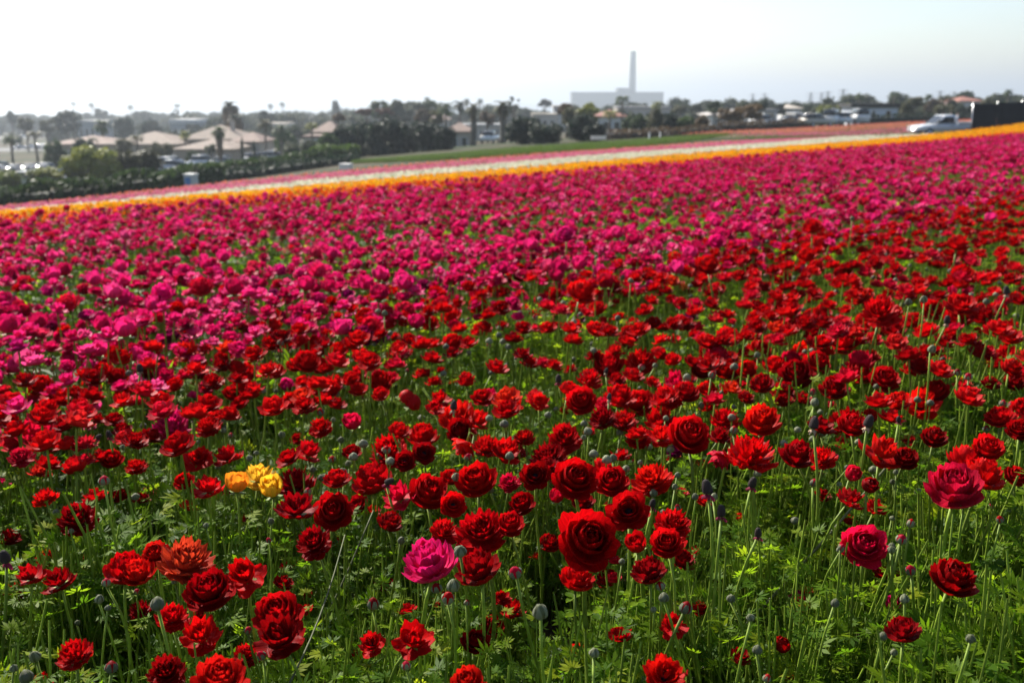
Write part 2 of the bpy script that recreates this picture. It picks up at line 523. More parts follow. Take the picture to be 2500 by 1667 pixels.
# rows: count, length, half width, start angle, end angle, base radius, base height ; the first `outer` rows are separate petals on near flowers
FORMS = {
    'F': dict(rows=[(7, 1.10, .62, -16, 62, .06, 0), (7, 1.07, .58, 2, 84, .06, .02), (7, 1.04, .54, 20, 102, .06, .03), (7, 1.0, .50, 32, 116, .06, .04),
                    (6, .95, .46, 43, 128, .06, .05), (6, .88, .41, 52, 138, .05, .06), (6, .80, .36, 60, 147, .05, .06), (5, .70, .31, 66, 154, .04, .07), (5, .58, .26, 72, 162, .03, .08), (4, .46, .2, 78, 168, .03, .08)], outer=3, ruffle=.05, cup=.06, eye=.0),
    'R': dict(rows=[(7, 1.10, .60, -22, 36, .06, 0), (7, 1.05, .58, -4, 60, .06, .03), (7, 1.0, .54, 14, 80, .06, .06), (7, .93, .49, 28, 96, .05, .08),
                    (6, .84, .43, 40, 110, .05, .1), (6, .72, .37, 52, 122, .05, .1), (5, .58, .3, 62, 132, .04, .1)], outer=3, ruffle=.13, cup=.05, eye=.0),
    'O': dict(rows=[(6, 1.08, .68, -8, 52, .06, 0), (6, 1.02, .62, 10, 74, .06, .03), (6, .92, .54, 26, 90, .06, .05), (5, .76, .46, 42, 100, .06, .06)], outer=3, ruffle=.06, cup=.06, eye=.22),
    'L': dict(rows=[(6, 1.15, .70, -24, 44, .06, 0), (5, 1.08, .68, 6, 84, .06, .03), (4, .98, .60, 28, 104, .06, .05), (4, .8, .5, 44, 118, .05, .06)], outer=3, ruffle=.12, cup=.10, eye=.2),
    'B': dict(rows=[(5, 1.15, .62, 12, 112, .10, 0), (5, 1.10, .58, 32, 122, .08, .05), (4, 1.0, .50, 48, 134, .06, .08), (4, .85, .4, 60, 145, .05, .1)], outer=1, ruffle=.03, cup=.05, eye=.0),
}

def bloom_geometry(form, seed, nu, nv, rows=None):
    """(inner mesh builder, list of outer petals, radius, height)"""
    spec = FORMS[form]; rs = random.Random(seed)
    inner = MB(); outer = []
    rmax = 0.01; zmax = 0.0
    irr = {'F': .10, 'R': .22, 'O': .16, 'L': .45, 'B': .08}[form]
    allrows = spec['rows'] if rows is None else [spec['rows'][i] for i in rows]
    for ri, (cnt, L, W, a0, a1, r0, z0) in enumerate(allrows):
        off = rs.uniform(0, 6.28)
        for k in range(cnt):
            if form == 'L' and rs.random() < 0.12: continue
            az = off + 2 * math.pi * (k + rs.uniform(-.18, .18)) / cnt
            j = lambda s: 1 + rs.uniform(-s, s)
            da = rs.uniform(-1, 1) * 30 * irr
            pt = petal_patch(rs, L * j(.07), W * j(.1), D2(a0 + da * .6), D2(a1 + da), r0, z0, az, nu, nv, spec['cup'], spec['ruffle'] * j(.4), curl=rs.uniform(-.5, .35) * (1 if ri < 3 else 0))
            for p in pt[0]:
                q = math.hypot(p[0], p[1])
                rmax = max(rmax, q); zmax = max(zmax, p[2])
            if ri < spec['outer']: outer.append(pt)
            else: inner.add(pt[0], pt[1], 0, pt[2])
    if spec['eye']:
        e = spec['eye']
        inner.lathe([(e * .9, .02), (e, e * .5), (e * .85, e * 1.1), (e * .5, e * 1.5), (.01, e * 1.65)], 9, 1)
    else:
        inner.lathe([(.12, .02), (.16, .15), (.12, .3), (.01, .38)], 6, 1)
    # green calyx under the bloom
    inner.lathe([(.05, -.10), (.13, -.05), (.2, .02), (.12, .05)], 8, 2)
    for k in range(5):
        a = k * 1.2566 + seed
        ca, sa = math.cos(a), math.sin(a); px, py = -sa, ca
        tip = rs.uniform(-.14, .05)
        vs = [(.1 * ca - .1 * px, .1 * sa - .1 * py, -.04), (.1 * ca + .1 * px, .1 * sa + .1 * py, -.04), (.33 * ca + .1 * px, .33 * sa + .1 * py, -.05 + tip * .4), (.33 * ca - .1 * px, .33 * sa - .1 * py, -.05 + tip * .4), (.52 * ca, .52 * sa, -.03 + tip)]
        inner.add(vs, [(0, 1, 2, 3), (3, 2, 4)], 2, [(0, .5, .5)] * 5)
    return inner, outer, rmax, zmax

class Bloom: pass
def make_bloom(form, seed, nu, nv):
    inner, outer, rmax, zmax = bloom_geometry(form, seed, nu, nv)
    b = Bloom(); b.form = form; k = 1.14 / rmax
    whole = MB()
    for q in ([inner] + outer):
        if isinstance(q, MB): q.v = [(p[0] * k, p[1] * k, p[2] * k) for p in q.v]
    outer = [([(p[0] * k, p[1] * k, p[2] * k) for p in o[0]], o[1], o[2]) for o in outer]
    b.height = zmax * k
    b.core = inner.mesh("bloom_core", M['petal'], M['eye'], M['stem'])
    b.petals = []
    for o in outer:
        t = MB(); t.add(o[0], o[1], 0, o[2]); b.petals.append(t.mesh("petal", M['petal']))
    whole.v = list(inner.v); whole.f = list(inner.f); whole.mi = list(inner.mi); whole.a = list(inner.a)
    for o in outer: whole.add(o[0], o[1], 0, o[2])
    b.builder = whole
    b.whole = whole.mesh("bloom", M['petal'], M['eye'], M['stem'])
    return b

BLOOMS = {f: [make_bloom(f, 11 * i + ord(f), 8, 5) for i in range(n)] for f, n in (('F', 6), ('R', 4), ('O', 3), ('L', 5), ('B', 2))}

# buds, seed heads, stems
def make_bud(seed, pink):
    rs = random.Random(seed); b = MB()
    p = [(.30, -.05), (.75, .12), (1.0, .55), (.98, .95), (.72, 1.4), (.32, 1.72), (.05, 1.85)]
    b.lathe(p, 10, 1 if pink else 2)
    for k in range(5):            # sepals hugging the bud
        a = k * 1.2566 + rs.uniform(-.1, .1); top = 4 if pink else 5
        vs, at = [], []
        for j, (r, z) in enumerate(p[:top + 1]):
            w = (.5, .55, .52, .44, .30, .08)[j]
            for u in (-1, 0, 1):
                q = a + u * w; rr = r * (1.13 if u == 0 else 1.01) + .03
                vs.append((rr * math.cos(q), rr * math.sin(q), z)); at.append((u, j / 5, rs.random()))
        fs = []
        for j in range(top):
            fs += [(j * 3, j * 3 + 1, j * 3 + 4, j * 3 + 3), (j * 3 + 1, j * 3 + 2, j * 3 + 5, j * 3 + 4)]
        b.add(vs, fs, 0, at)
    return b
BUD_B = [make_bud(1, False), make_bud(2, False), make_bud(3, True)]
BUDS = [b.mesh("bud", M['bud'], M['petal'], M['old_stem']) for b in BUD_B]

def make_seed_head(seed):
    rs = random.Random(seed); b = MB()
    prof = [(.5, 0), (.9, .15), (1, .6), (.95, 1.3), (.8, 2.0), (.5, 2.6), (.08, 2.9)]
    b.lathe(prof, 10, 0)
    for j in range(13):           # the knobbly seeds
        for k in range(9):
            z = .15 + j * .2; r = np.interp(z, [q[1] for q in prof], [q[0] for q in prof]); a = k * .698 + (j % 2) * .35
            c = Vector((r * math.cos(a), r * math.sin(a), z)); d = Vector((math.cos(a), math.sin(a), .4)) * .14
            t = Vector((-math.sin(a), math.cos(a), 0)) * .12; u = Vector((0, 0, .1))
            b.add([c - t, c + t, c + u * 1.2, c - u, c + d], [(0, 4, 2), (4, 1, 2), (0, 3, 4), (3, 1, 4)], 0)
    return b.mesh("seed_cone", M['seed'])
SEEDS = [make_seed_head(1), make_seed_head(2)]

def ragged_petals(seed, mat):
    rs = random.Random(seed); b = MB()
    for k in range(5):
        pt = petal_patch(rs, rs.uniform(.9, 1.5), .32, D2(-30), D2(rs.uniform(-100, -60)), .1, 0, k * 1.25 + rs.uniform(-.3, .3), 3, 4, .2, .2)
        b.add(pt[0], pt[1], 0, pt[2])
    return b.mesh("withered_petal", mat)
WITHER = [ragged_petals(1, M['withered']), ragged_petals(2, M['petal'])]

def stem_builder(seed, sides=6, seg=7, bend=.038, rad=.0037):
    rs = random.Random(seed); a = rs.uniform(0, 6.28); b1 = rs.uniform(.3, 1) * bend; b2 = rs.uniform(-.6, .6) * bend
    pts = []
    for i in range(seg + 1):
        s = i / seg
        o = b1 * math.sin(math.pi * s) + b2 * math.sin(2 * math.pi * s)
        pts.append((o * math.cos(a), o * math.sin(a), s))
    m = MB(); m.tube(pts, [rad * (1.25 - .35 * i / seg) for i in range(seg + 1)], sides, 0)
    return m
STEMS = [stem_builder(i).mesh("stem", M['stem']) for i in range(6)]

def fern_leaf(mb, base, dirv, up, size, rs, mi=0, lobes=3):
    """a parted leaf: three leaflets, each cut into narrow lobes"""
    d = dirv.normalized(); side = d.cross(up)
    if side.length < 1e-3: side = d.orthogonal()
    side.normalize(); nrm = side.cross(d)
    tone = rs.random()
    for li, (ang, ln) in enumerate(((0, 1.0), (.95, .78), (-.95, .78))):
        ld = (d * math.cos(ang) + side * math.sin(ang)); ls = ld.cross(nrm)
        lp = base + ld * size * .12
        angs = ((0, 1), (.55, .75), (-.55, .75)) if lobes == 3 else ((0, 1), (.42, .85), (-.42, .85), (.95, .6), (-.95, .6))
        for (a2, l2) in angs:
            q = (ld * math.cos(a2) + ls * math.sin(a2)); qs = q.cross(nrm)
            L = size * ln * l2 * rs.uniform(.6, .8); w = L * rs.uniform(.10, .15)
            p0 = lp + q * L * .05; dz = nrm * rs.uniform(-.25, .25) * L
            vs = [p0, p0 + q * L * .55 + qs * w + dz * .4, p0 + q * L * .55 - qs * w + dz * .4, p0 + q * L + dz]
            mb.add(vs, [(0, 2, 1), (1, 2, 3)], mi, [(0, 0, tone)] * 4)

def foliage_clump(seed, n, hmax, spread, sticks=4, lobes=3, size=(.035, .065)):
    rs = random.Random(seed); b = MB()
    for k in range(n):
        a = rs.uniform(0, 6.28); r = spread * math.sqrt(rs.random()); h = hmax * (.12 + .88 * rs.random() ** .8)
        base = Vector((r * .35 * math.cos(a), r * .35 * math.sin(a), 0)); a2 = a + rs.uniform(-.5, .5)
        top = Vector((r * math.cos(a), r * math.sin(a), h))
        mid = base.lerp(top, .6) + Vector((0, 0, h * .12))
        b.tube([base, mid, top], [.0016, .0013, .001], 3, 1, False, rs.random())
        tilt = rs.uniform(-.25, .95)
        d = Vector((math.cos(a2) * math.cos(tilt), math.sin(a2) * math.cos(tilt), math.sin(tilt)))
        fern_leaf(b, top, d, Vector((rs.uniform(-.4, .4), rs.uniform(-.4, .4), 1)), rs.uniform(*size), rs, 0, lobes)
        if rs.random() < .5:
            fern_leaf(b, mid, Vector((math.cos(a2 + 1.5), math.sin(a2 + 1.5), .5)), Vector((0, 0, 1)), rs.uniform(*size) * .8, rs, 0, 3)
    for k in range(sticks):
        a = rs.uniform(0, 6.28); r = spread * rs.random(); h = rs.uniform(.7, 1.25) * hmax
        t = Vector((r * math.cos(a) + rs.uniform(-.05, .05), r * math.sin(a) + rs.uniform(-.05, .05), h))
        b.tube([(r * .5 * math.cos(a), r * .5 * math.sin(a), 0), (t.x * .6, t.y * .6, h * .5), t], [.0031, .0027, .0021], 4, 1, False, rs.random())
    return b.mesh("foliage_clump", M['leaf'], M['stem'])

CLUMPS = [foliage_clump(i, 46, .33, .12, 8, 5 if i % 2 else 3, (.029, .052)) for i in range(6)]
CLUMPS_FAR = [foliage_clump(50 + i, 18, .32, .14, 5, 3, (.05, .09)) for i in range(4)]

# ================================================================== the flower strips
STRIP = dict(red=(-40, 3.55), magenta=(3.55, 13.2), orange=(13.1, 15.7), yellow=(15.7, 19.3), white=(19.4, 23.8), pink=(23.9, 28.4), salmon=(28.4, 30.4))

def strip_points(n0, n1, dens, jitter=0.0, margin=1.18, tmin=None, tmax=None, ymin=0.0, seed=1, hmin=None):
    """random points on a strip of the field inside the (widened) view"""
    r = np.random.default_rng(seed)
    tm0 = -22 if tmin is None else tmin; tm1 = 95 if tmax is None else tmax
    cnt = int(dens * (n1 - n0) * (tm1 - tm0))
    n = r.uniform(n0, n1, cnt) + (r.normal(0, jitter, cnt) if jitter else 0)
    t = r.uniform(tm0, tm1, cnt)
    x = TV[0] * t + NV[0] * n; y = TV[1] * t + NV[1] * n
    keep = (y > ymin) & (np.abs(x) < 0.5143 * margin * y + 0.8)
    x, y = x[keep], y[keep]
    return x, y, G(x, y)

PAL = {
    'red': [(0, (.22, .001, .003)), (.25, (.36, .0015, .003)), (.5, (.48, .0025, .004)), (.75, (.55, .005, .006)), (.93, (.50, .005, .03)), (1, (.58, .025, .006))],
    'magenta': [(0, (.34, .003, .04)), (.25, (.52, .005, .07)), (.5, (.64, .009, .12)), (.78, (.72, .024, .19)), (.9, (.74, .08, .26)), (.97, (.52, .004, .016)), (1, (.42, .009, .14))],
    'orange': [(0, (.75, .08, .006)), (.5, (.82, .13, .006)), (.8, (.85, .26, .008)), (1, (.75, .05, .02))],
    'yellow': [(0, (.88, .38, .004)), (.5, (.90, .47, .005)), (1, (.92, .56, .015))],
    'white': [(0, (.62, .62, .46)), (.6, (.78, .77, .64)), (1, (.82, .74, .62))],
    'pink': [(0, (.64, .12, .26)), (.5, (.72, .20, .34)), (1, (.76, .34, .40))],
    'salmon': [(0, (.74, .22, .10)), (.5, (.78, .32, .20)), (1, (.74, .30, .30))],
}
PM = {k: petal_material("petal_" + k, v, veins=(k in ('red', 'magenta'))) for k, v in PAL.items()}

def low_flower(seed, form, pm, nu, nv, rows, diam, height, sides=4, seg=3):
    """stem and bloom in one small mesh for the masses"""
    inner, outer, rmax, zmax = bloom_geometry(form, seed, nu, nv, rows)
    rs = random.Random(seed)
    for o in outer: inner.add(o[0], o[1], 0, o[2])
    k = diam * .5 / rmax
    ax = Vector((rs.uniform(-.35, .35), rs.uniform(-.35, .35), 1)).normalized(); q = ax.to_track_quat('Z', 'Y')
    lean = Vector((rs.uniform(-.05, .05), rs.uniform(-.05, .05), 0))
    top = lean + Vector((0, 0, height))
    b = MB()
    b.add([q @ Vector(p) * k + top for p in inner.v], inner.f, 0, inner.a)
    b.mi = list(inner.mi)
    b.tube([(0, 0, 0), lean * .35 + Vector((rs.uniform(-.02, .02), rs.uniform(-.02, .02), height * .5)), top], [.0036, .003, .0026], sides, 2, False)
    return b.mesh("mass_flower", pm, M['eye'], M['stem'])

def mass(name, strip, dens, meshes, label, seed, jitter=0.15, margin=1.18, tmax=None, tmin=None, scl=(.85, 1.15), ymin=0.0, n0=None, n1=None, extra=None, avoid=None, clumpy=0.0):
    a, b = STRIP[strip]
    x, y, z = strip_points(a if n0 is None else n0, b if n1 is None else n1, dens, jitter, margin, tmin, tmax, ymin, seed)
    r = np.random.default_rng(seed + 100)
    if clumpy:
        f = np.sin(x * 2.1 + 1.3 * np.sin(y * 1.7)) * np.sin(y * 2.4 + 1.1 * np.sin(x * 1.3 + 2)) + .6 * np.sin(x * .7 - y * .9)
        keep = r.random(len(x)) < np.clip(.62 + clumpy * f, .12, 1)
        x, y, z = x[keep], y[keep], z[keep]
    n = len(x)
    P = np.stack([x, y, z - .005], 1); rot = np.zeros((n, 3)); rot[:, 2] = r.uniform(0, 6.28, n)
    rot[:, 0] = r.normal(0, .07, n); rot[:, 1] = r.normal(0, .07, n)
    s = r.uniform(scl[0], scl[1], n); v = r.integers(0, len(meshes), n)
    if extra is not None and len(extra):
        e = np.array(extra)
        P = np.concatenate([P, e[:, :3]]); rot = np.concatenate([rot, np.stack([0 * e[:, 0], 0 * e[:, 0], r.uniform(0, 6.28, len(e))], 1)])
        s = np.concatenate([s, e[:, 3]]); v = np.concatenate([v, r.integers(0, len(meshes), len(e))])
    return scatter(name, P, rot, s, v, meshes, label, "flowers")

# ================================================================== single flowers: centre and width read off the photograph, distance from the ground they grow on
T_A = (0, 640, 650 / 2352); T_B = (620, 640, 650 / 2352); T_C = (1240, 540, 650 / 2216); T_D = (1850, 440, 650 / 1820)
T_E = (0, 960, 650 / 2352); T_F = (620, 960, 650 / 2352); T_G = (1240, 960, 650 / 2352); T_H = (1850, 960, 650 / 2352)
T_I = (0, 1000, 900 / 2116); T_J = (800, 1000, 900 / 2116); T_K = (1600, 1000, 900 / 2116)
READ = [
(T_A, """210 165 150 Fk,530 160 110 Fm,450 140 90 Fm,430 240 150 Fm,740 230 110 Fk,590 350 200 Fk,850 80 100 Fm,1110 105 90 Fk,1080 200 100 Fm,1280 190 110 Fk,
1080 300 190 Fm,1430 260 200 Fm,1270 375 170 Fk,1380 310 130 Fk,1450 380 120 Fk,1560 400 150 Fr,1705 395 140 Fk,1620 60 120 Fm,1730 140 120 Fm,1600 160 100 Fm,1780 210 180 Fk,
1890 90 160 Fm,2230 150 130 Fm,2250 250 130 Fm,2020 260 150 Fm,1900 350 140 Fm,1280 480 170 Fm,1230 600 160 Fk,640 570 120 Fd,780 460 140 Fm,890 480 140 Fm,500 480 120 Fm,
200 420 130 Fk,170 365 110 Fk,50 400 150 Fm,20 310 140 Fm,255 570 150 Fr,325 655 140 Fm,530 655 110 Fmc,460 570 130 Fp,110 690 120 Rp,115 855 140 Lo,20 870 100 Fr,1510 640 150 Fp,
1400 480 120 Fk,1500 500 120 Fp,1700 530 90 Fp,1890 585 140 Rm,1650 700 110 Fp,2150 545 110 Fr,2265 530 120 Or,2140 635 100 Fr,2000 790 130 Fp,1900 820 120 Fr,1030 710 160 Fm,
880 750 110 Fm,610 810 130 Fm,710 820 120 Fm,690 865 110 Fr,790 900 110 Fm,840 815 130 Fk,590 910 130 Fm,680 940 110 Fr,1000 800 180 Fr,1080 830 170 Fr,1160 760 110 Fk,1250 745 120 Fk,
1340 795 150 Fr,1230 830 130 Fr,1470 840 130 Fr,1640 770 200 Ls,1750 810 110 Fr,1500 900 110 Fk,1840 880 120 Fr,1760 950 180 Rd,2250 825 100 Fr,2100 920 160 Fr,2160 970 190 Fr,
1920 990 60 Bk,2000 990 70 Bk,2320 910 90 Fr,2140 1070 180 Fr,1730 1065 120 Fr,1820 1090 140 Rk,1450 1000 200 Fk,1300 930 110 Fr,1540 1070 140 Fr,1030 1000 180 Fd,1090 1110 200 Fr,
1190 1040 130 Fr,900 950 160 Fr,820 1010 140 Fr,800 1090 180 Fr,640 1170 220 Fd,360 1080 190 Fr,450 1080 90 Fr,280 1170 160 Fk,430 1180 130 Fr,420 1270 170 Fr,620 1020 90 Fr,
60 1140 130 Fr,1390 1240 100 Fr,1505 1260 110 Or,2020 1280 130 Fr,920 900 110 Fk"""),
(T_B, """230 60 140 Fm,40 80 100 Fm,300 180 90 Fk,210 185 100 Fk,370 215 90 Fk,310 260 120 Fk,20 260 110 Fm,175 295 140 Fp,465 275 110 Fm,570 310 120 Fm,290 330 100 Fk,440 370 110 Fm,
600 410 120 Fm,540 390 130 Fp,635 190 110 Fk,730 140 150 Fm,570 60 170 Fm,460 70 110 Fm,870 40 130 Fm,900 190 110 Fm,1035 210 130 Fm,1140 170 100 Fm,830 270 120 Fp,890 340 90 Fr,
820 405 110 Fr,1040 330 150 Fs,1230 265 170 Fr,1490 185 150 Rp,1785 140 150 Osc,1920 105 80 Fo,1600 250 140 Fr,1700 240 130 Fp,1905 190 90 Fm,1420 30 110 Fm,2130 70 120 Fm,2190 165 80 Od,
2060 150 100 Fk,2280 100 110 Fd,2140 240 150 Fr,2260 240 110 Fr,2050 280 100 Fr,1950 275 120 Fk,1970 365 160 Fs,1800 340 100 Fr,1620 380 140 Fr,1540 330 110 Fr,1450 375 80 Fr,
1180 400 140 Fd,1340 415 180 Fk,1325 490 160 Fr,975 465 150 Fr,1040 500 170 Fk,1190 510 150 Fk,1030 560 190 Fk,960 640 210 Fp,1100 650 170 Fp,1540 450 110 Fr,1560 530 170 Fr,
1730 460 170 Fr,1780 550 120 Fr,1860 570 90 Fr,2005 575 170 Rr,2110 410 120 Fr,2215 430 90 Lr,2330 470 100 Fm,150 450 180 Fr,170 550 140 Fr,30 540 110 Fr,105 610 110 Fr,390 600 110 Fp,
465 590 100 Fr,570 520 110 Fr,660 530 90 Fr,650 610 130 Fr,560 600 90 Fr,800 585 150 Fd,870 540 120 Fd,250 670 90 Fr,390 695 120 Fk,520 740 220 Fr,300 755 110 Fr,740 770 170 Fr,
840 760 80 Fr,945 775 150 Ls,1200 650 110 Fr,1280 775 220 Fd,1180 835 110 Bd,1755 695 170 Fr,470 860 210 Fr,600 910 160 Orc,400 940 80 Fr,120 905 150 Fr,190 955 170 Fr,20 820 90 Fr,
740 920 90 Fr,920 970 170 Lr,855 1020 150 Fr,960 1020 100 Lr,450 1045 100 Rr,1110 1035 180 Fr,1115 1155 150 Fr,670 1105 160 Fr,760 1130 80 Fr,285 1080 110 Bm,320 1220 165 Orc,
1660 930 120 Rd,1620 1030 120 Rd,1755 1040 120 Fr,1880 1025 150 Fr,1350 1190 140 Brn,1405 1235 140 Brn,1640 1190 180 Lr,2070 1170 190 Lk,2250 1170 130 Lk,2310 1240 150 Ls,
1830 1270 180 Lr,1600 1270 150 Lr"""),
(T_C, """100 420 160 Fd,260 385 150 Fr,40 490 90 Fr,130 215 120 Fp,30 230 90 Fk,60 335 90 Fm,290 330 100 Fk,480 285 120 Fr,660 285 100 Fm,765 285 80 Fk,855 370 90 Or,970 290 80 Fm,1160 260 120 Fk,
1405 300 130 Fr,1400 70 80 Fr,1150 150 100 Fm,1270 160 100 Fm,480 100 150 Fm,640 110 100 Fm,770 100 110 Fm,920 190 90 Fm,1740 160 140 Fm,1550 195 110 Fm,1640 150 90 Fr,1960 70 110 Fp,2040 50 90 Fm,
1910 150 110 Fr,1880 200 80 Fr,2060 130 100 Fr,2170 170 110 Fr,1670 350 190 Fr,1520 400 130 Fd,1830 260 90 Fk,1940 300 110 Fr,2050 310 110 Fr,2160 290 100 Fr,1840 360 130 Fr,1980 410 100 Fr,
2060 450 120 Fd,2170 400 80 Fr,2200 480 70 Fr,980 430 120 Fr,1170 440 140 Od,1285 435 90 Fr,710 505 110 Fd,860 520 180 Fd,420 440 110 Fr,490 485 90 Fr,370 480 90 Fr,620 580 210 Fr,380 600 160 Fr,
500 610 120 Fr,800 600 140 Fr,910 650 120 Fr,1050 580 110 Fk,980 600 90 Fr,1090 660 80 Fk,290 650 130 Fk,360 685 130 Fr,260 720 110 Fr,180 700 90 Fr,30 560 90 Fr,740 715 150 Fr,830 690 90 Fr,
560 700 130 Fr,110 780 150 Fk,430 745 70 Bm,90 850 120 Fd,250 860 110 Fd,760 810 100 Fd,700 750 120 Fd,605 800 90 Fp,1315 565 130 Od,1335 640 100 Fd,1435 530 80 Fr,1510 570 80 Fr,1620 480 150 Fd,
1660 450 110 Fr,1640 580 120 Fr,1740 560 130 Fr,1670 640 130 Fr,1550 680 130 Fk,1440 680 110 Fk,1590 745 80 Fr,1530 770 110 Rp,1380 800 110 Fr,1080 845 90 Fr,1180 855 130 Fr,1020 925 190 Fd,865 965 70 Fr,
1790 810 110 Fd,1900 820 110 Fd,1835 940 180 Fr,2040 935 140 Or,2110 890 100 Bk,2025 725 70 Fr,2110 705 80 Fd,2190 700 70 Fd,1610 910 110 Rd,1260 990 90 Rr,40 960 80 Fr,170 1050 70 Fr,215 1130 130 Rd,
470 1215 120 Fr,200 1375 90 Fr,335 1350 90 Fd,835 1180 230 Fr,1110 1140 250 Rr,1270 1090 140 Fr,1370 1140 140 Fr,1360 1250 110 Fr,690 1290 200 Rr,510 1380 150 Fr,610 1480 240 Frc,270 1485 180 Ls,
70 1510 150 Lr,930 1440 230 Fr,1080 1500 240 Fr,1330 1440 240 Rr,1480 1410 190 Fr,790 1500 140 Rk,1660 1080 140 Fr,1740 1100 180 Fk,1620 1210 200 Fd,1820 1220 210 Fd,1990 1220 160 Fr,2000 1110 150 Fr,
2100 1070 200 Fr,2160 1220 110 Fr,2110 1340 180 Fd,1665 1385 150 Fr,1400 1310 190 Lk,2130 1500 100 Fr,1990 1450 140 Rd"""),
(T_D, """370 305 130 Fr,450 330 80 Fr,560 310 90 Fr,210 350 80 Fr,120 350 70 Fd,290 430 80 Fk,440 425 120 Fr,560 485 100 Fd,340 500 130 Fr,290 550 90 Fr,400 580 110 Fr,320 630 80 Fr,160 650 130 Fr,190 740 70 Fd,
285 770 90 Fr,280 690 80 Fr,590 620 130 Fd,665 705 120 Or,850 490 120 Fr,800 430 100 Fr,760 520 100 Fr,990 495 130 Fk,1060 440 80 Fr,1130 430 90 Fr,1115 490 80 Fr,985 410 70 Fr,1090 385 90 Fr,1370 420 150 Fr,
1475 435 90 Fr,1380 500 130 Fd,1310 440 80 Fr,1420 275 100 Fd,1320 235 80 Fr,1570 370 90 Fr,1625 395 60 Fr,1700 335 100 Fr,1785 395 80 Fr,1710 540 90 Fr,930 640 120 Fr,820 585 80 Fr,800 665 70 Fr,1400 640 160 Fr,
1660 635 90 Fr,1790 600 90 Fr,1600 700 90 Fo,1755 690 80 Fr,1800 730 80 Fr,1390 750 150 Fk,680 785 150 Fs,860 750 100 Fs,1020 750 140 Fr,940 770 80 Fr,1110 790 100 Fr,1560 790 100 Fr,1680 810 100 Fr,1770 800 110 Fs,
800 860 150 Fr,840 880 220 Rr,680 870 100 Fr,930 890 120 Fr,1205 880 150 Orc,1390 845 200 Or,1370 930 160 Fr,1540 900 190 Fd,1650 880 120 Fr,150 855 150 Fd,210 920 120 Fr,270 950 120 Fs,370 915 120 Fr,450 890 110 Fr,
490 970 110 Fr,380 1030 130 Fd,590 1075 210 Fr,740 960 150 Fs,830 1000 130 Fr,930 1005 150 Fd,1050 950 140 Fr,1150 1020 150 Or,1630 1010 160 Or,1700 1060 130 Fd,1790 1040 90 Fr,310 1160 150 Fs,30 1150 120 Fd,
230 1215 120 Fk,410 1240 170 Fr,120 1250 150 Fr,260 1320 210 Fd,50 1370 120 Fr,700 1225 190 Fk,690 1310 180 Fr,720 1180 180 Fr,1090 1235 160 Fd,870 1345 180 Fr,980 1350 80 Fr,1300 1225 100 Bd,1520 1155 140 Fd,
1710 1180 150 Or,1620 1240 120 Fd,1740 1270 130 Fr,1600 1380 110 Fd,1760 1370 130 Fd,520 1410 180 Fd,190 1430 130 Fd,180 1500 110 Fd,1210 1430 170 Fd,960 1500 160 Fs,1120 1510 240 Ls,650 1280 80 Bk,1510 1350 90 Bd"""),
(T_E, """80 225 200 Fd,330 320 300 Fk,100 400 210 Fk,180 545 190 Rk,65 590 90 Fr,340 200 200 Fk,610 200 110 Fr,650 625 200 Fra,985 565 180 Fr,1200 630 180 Rr,1415 610 110 Fd,790 885 150 Fd,1060 890 160 Fd,
1515 240 300 Rm,2030 170 170 Fr,1825 270 220 Rr,1920 350 100 Fd,1750 560 250 Lr,1990 530 250 Lr,1620 765 170 Fr,1830 790 270 Lr,380 900 200 Rra,675 1080 320 Rd,90 1260 170 Fd,255 825 130 Bd"""),
(T_I, """1360 415 125 Bg,1490 365 185 Ly,1555 440 125 By,160 930 160 Lr,260 850 120 Fr,330 960 180 Ld,480 920 110 Fr,70 1040 120 Rd,430 840 110 Rd,720 900 230 Fr,790 920 180 Fs,890 820 150 Fs,1080 840 300 Ro,920 930 110 Fd,
1200 1020 250 Fd,1400 930 210 Lr,800 1130 130 Rd,990 1170 170 Rr,1150 1270 220 Lr,1590 1150 250 Fr,1600 1280 270 Ld,1740 1065 60 Bd,420 1380 200 Rr,950 1490 210 Rd,1260 1530 280 Fs,240 1550 110 Fr,1420 1390 150 Rr"""),
(T_F, """585 285 190 Rr,870 245 160 Bk,250 510 110 Rr,490 490 230 Lr,865 510 160 Fd,1150 335 130 Od,1260 235 110 Rd,1290 315 180 Fr,1490 350 250 Fr,1190 480 330 Rr,1330 595 180 Odc,1505 520 190 Odc,1790 190 290 Ls,
1990 210 220 Ls,1825 320 230 Fdc,1850 500 230 Lsn,2060 440 230 Rr,2230 480 250 Lr,350 750 320 Rd,730 740 200 Fr,1030 740 330 Fr,1270 870 290 Lk,1550 855 330 Fr,1740 730 170 Fr,1960 750 320 Fr,1760 980 210 Orc,
2250 770 180 Rk,380 980 320 Ld,700 1030 330 Frc,910 980 170 Od,1210 1120 210 Fd,1690 1190 230 Rr,2010 1190 420 Rr,2260 1140 250 Fr,520 1290 300 Rd,320 1340 140 Fr,720 1280 110 Bd"""),
(T_G, """830 190 230 Rd,1030 220 230 Rr,1150 370 220 Rr,1340 210 240 Lr,1360 350 240 Ls,1610 350 340 Frc,1880 350 180 Rd,1920 200 230 Rr,140 370 180 Rs,500 370 280 Rr,60 490 200 Rr,350 540 310 Rd,240 720 240 Odc,
400 760 160 Fd,600 740 350 Frc,840 650 200 Fr,920 760 290 Frc,1265 730 330 Rs,430 900 130 Bk,665 940 180 Fd,120 960 220 Fd,60 1140 200 Fs,190 1140 120 Fd,265 1160 120 Fr,370 1310 180 Fd,1065 1030 350 Orc,
1480 1130 310 Rr,1280 1180 120 Fd,1405 1310 270 Frc,1130 1320 180 Br,1060 1240 130 Fd,720 1280 520 Frc,2250 220 300 Fs,2150 490 400 Rr,1870 600 230 Lkn,1480 490 150 Rp"""),
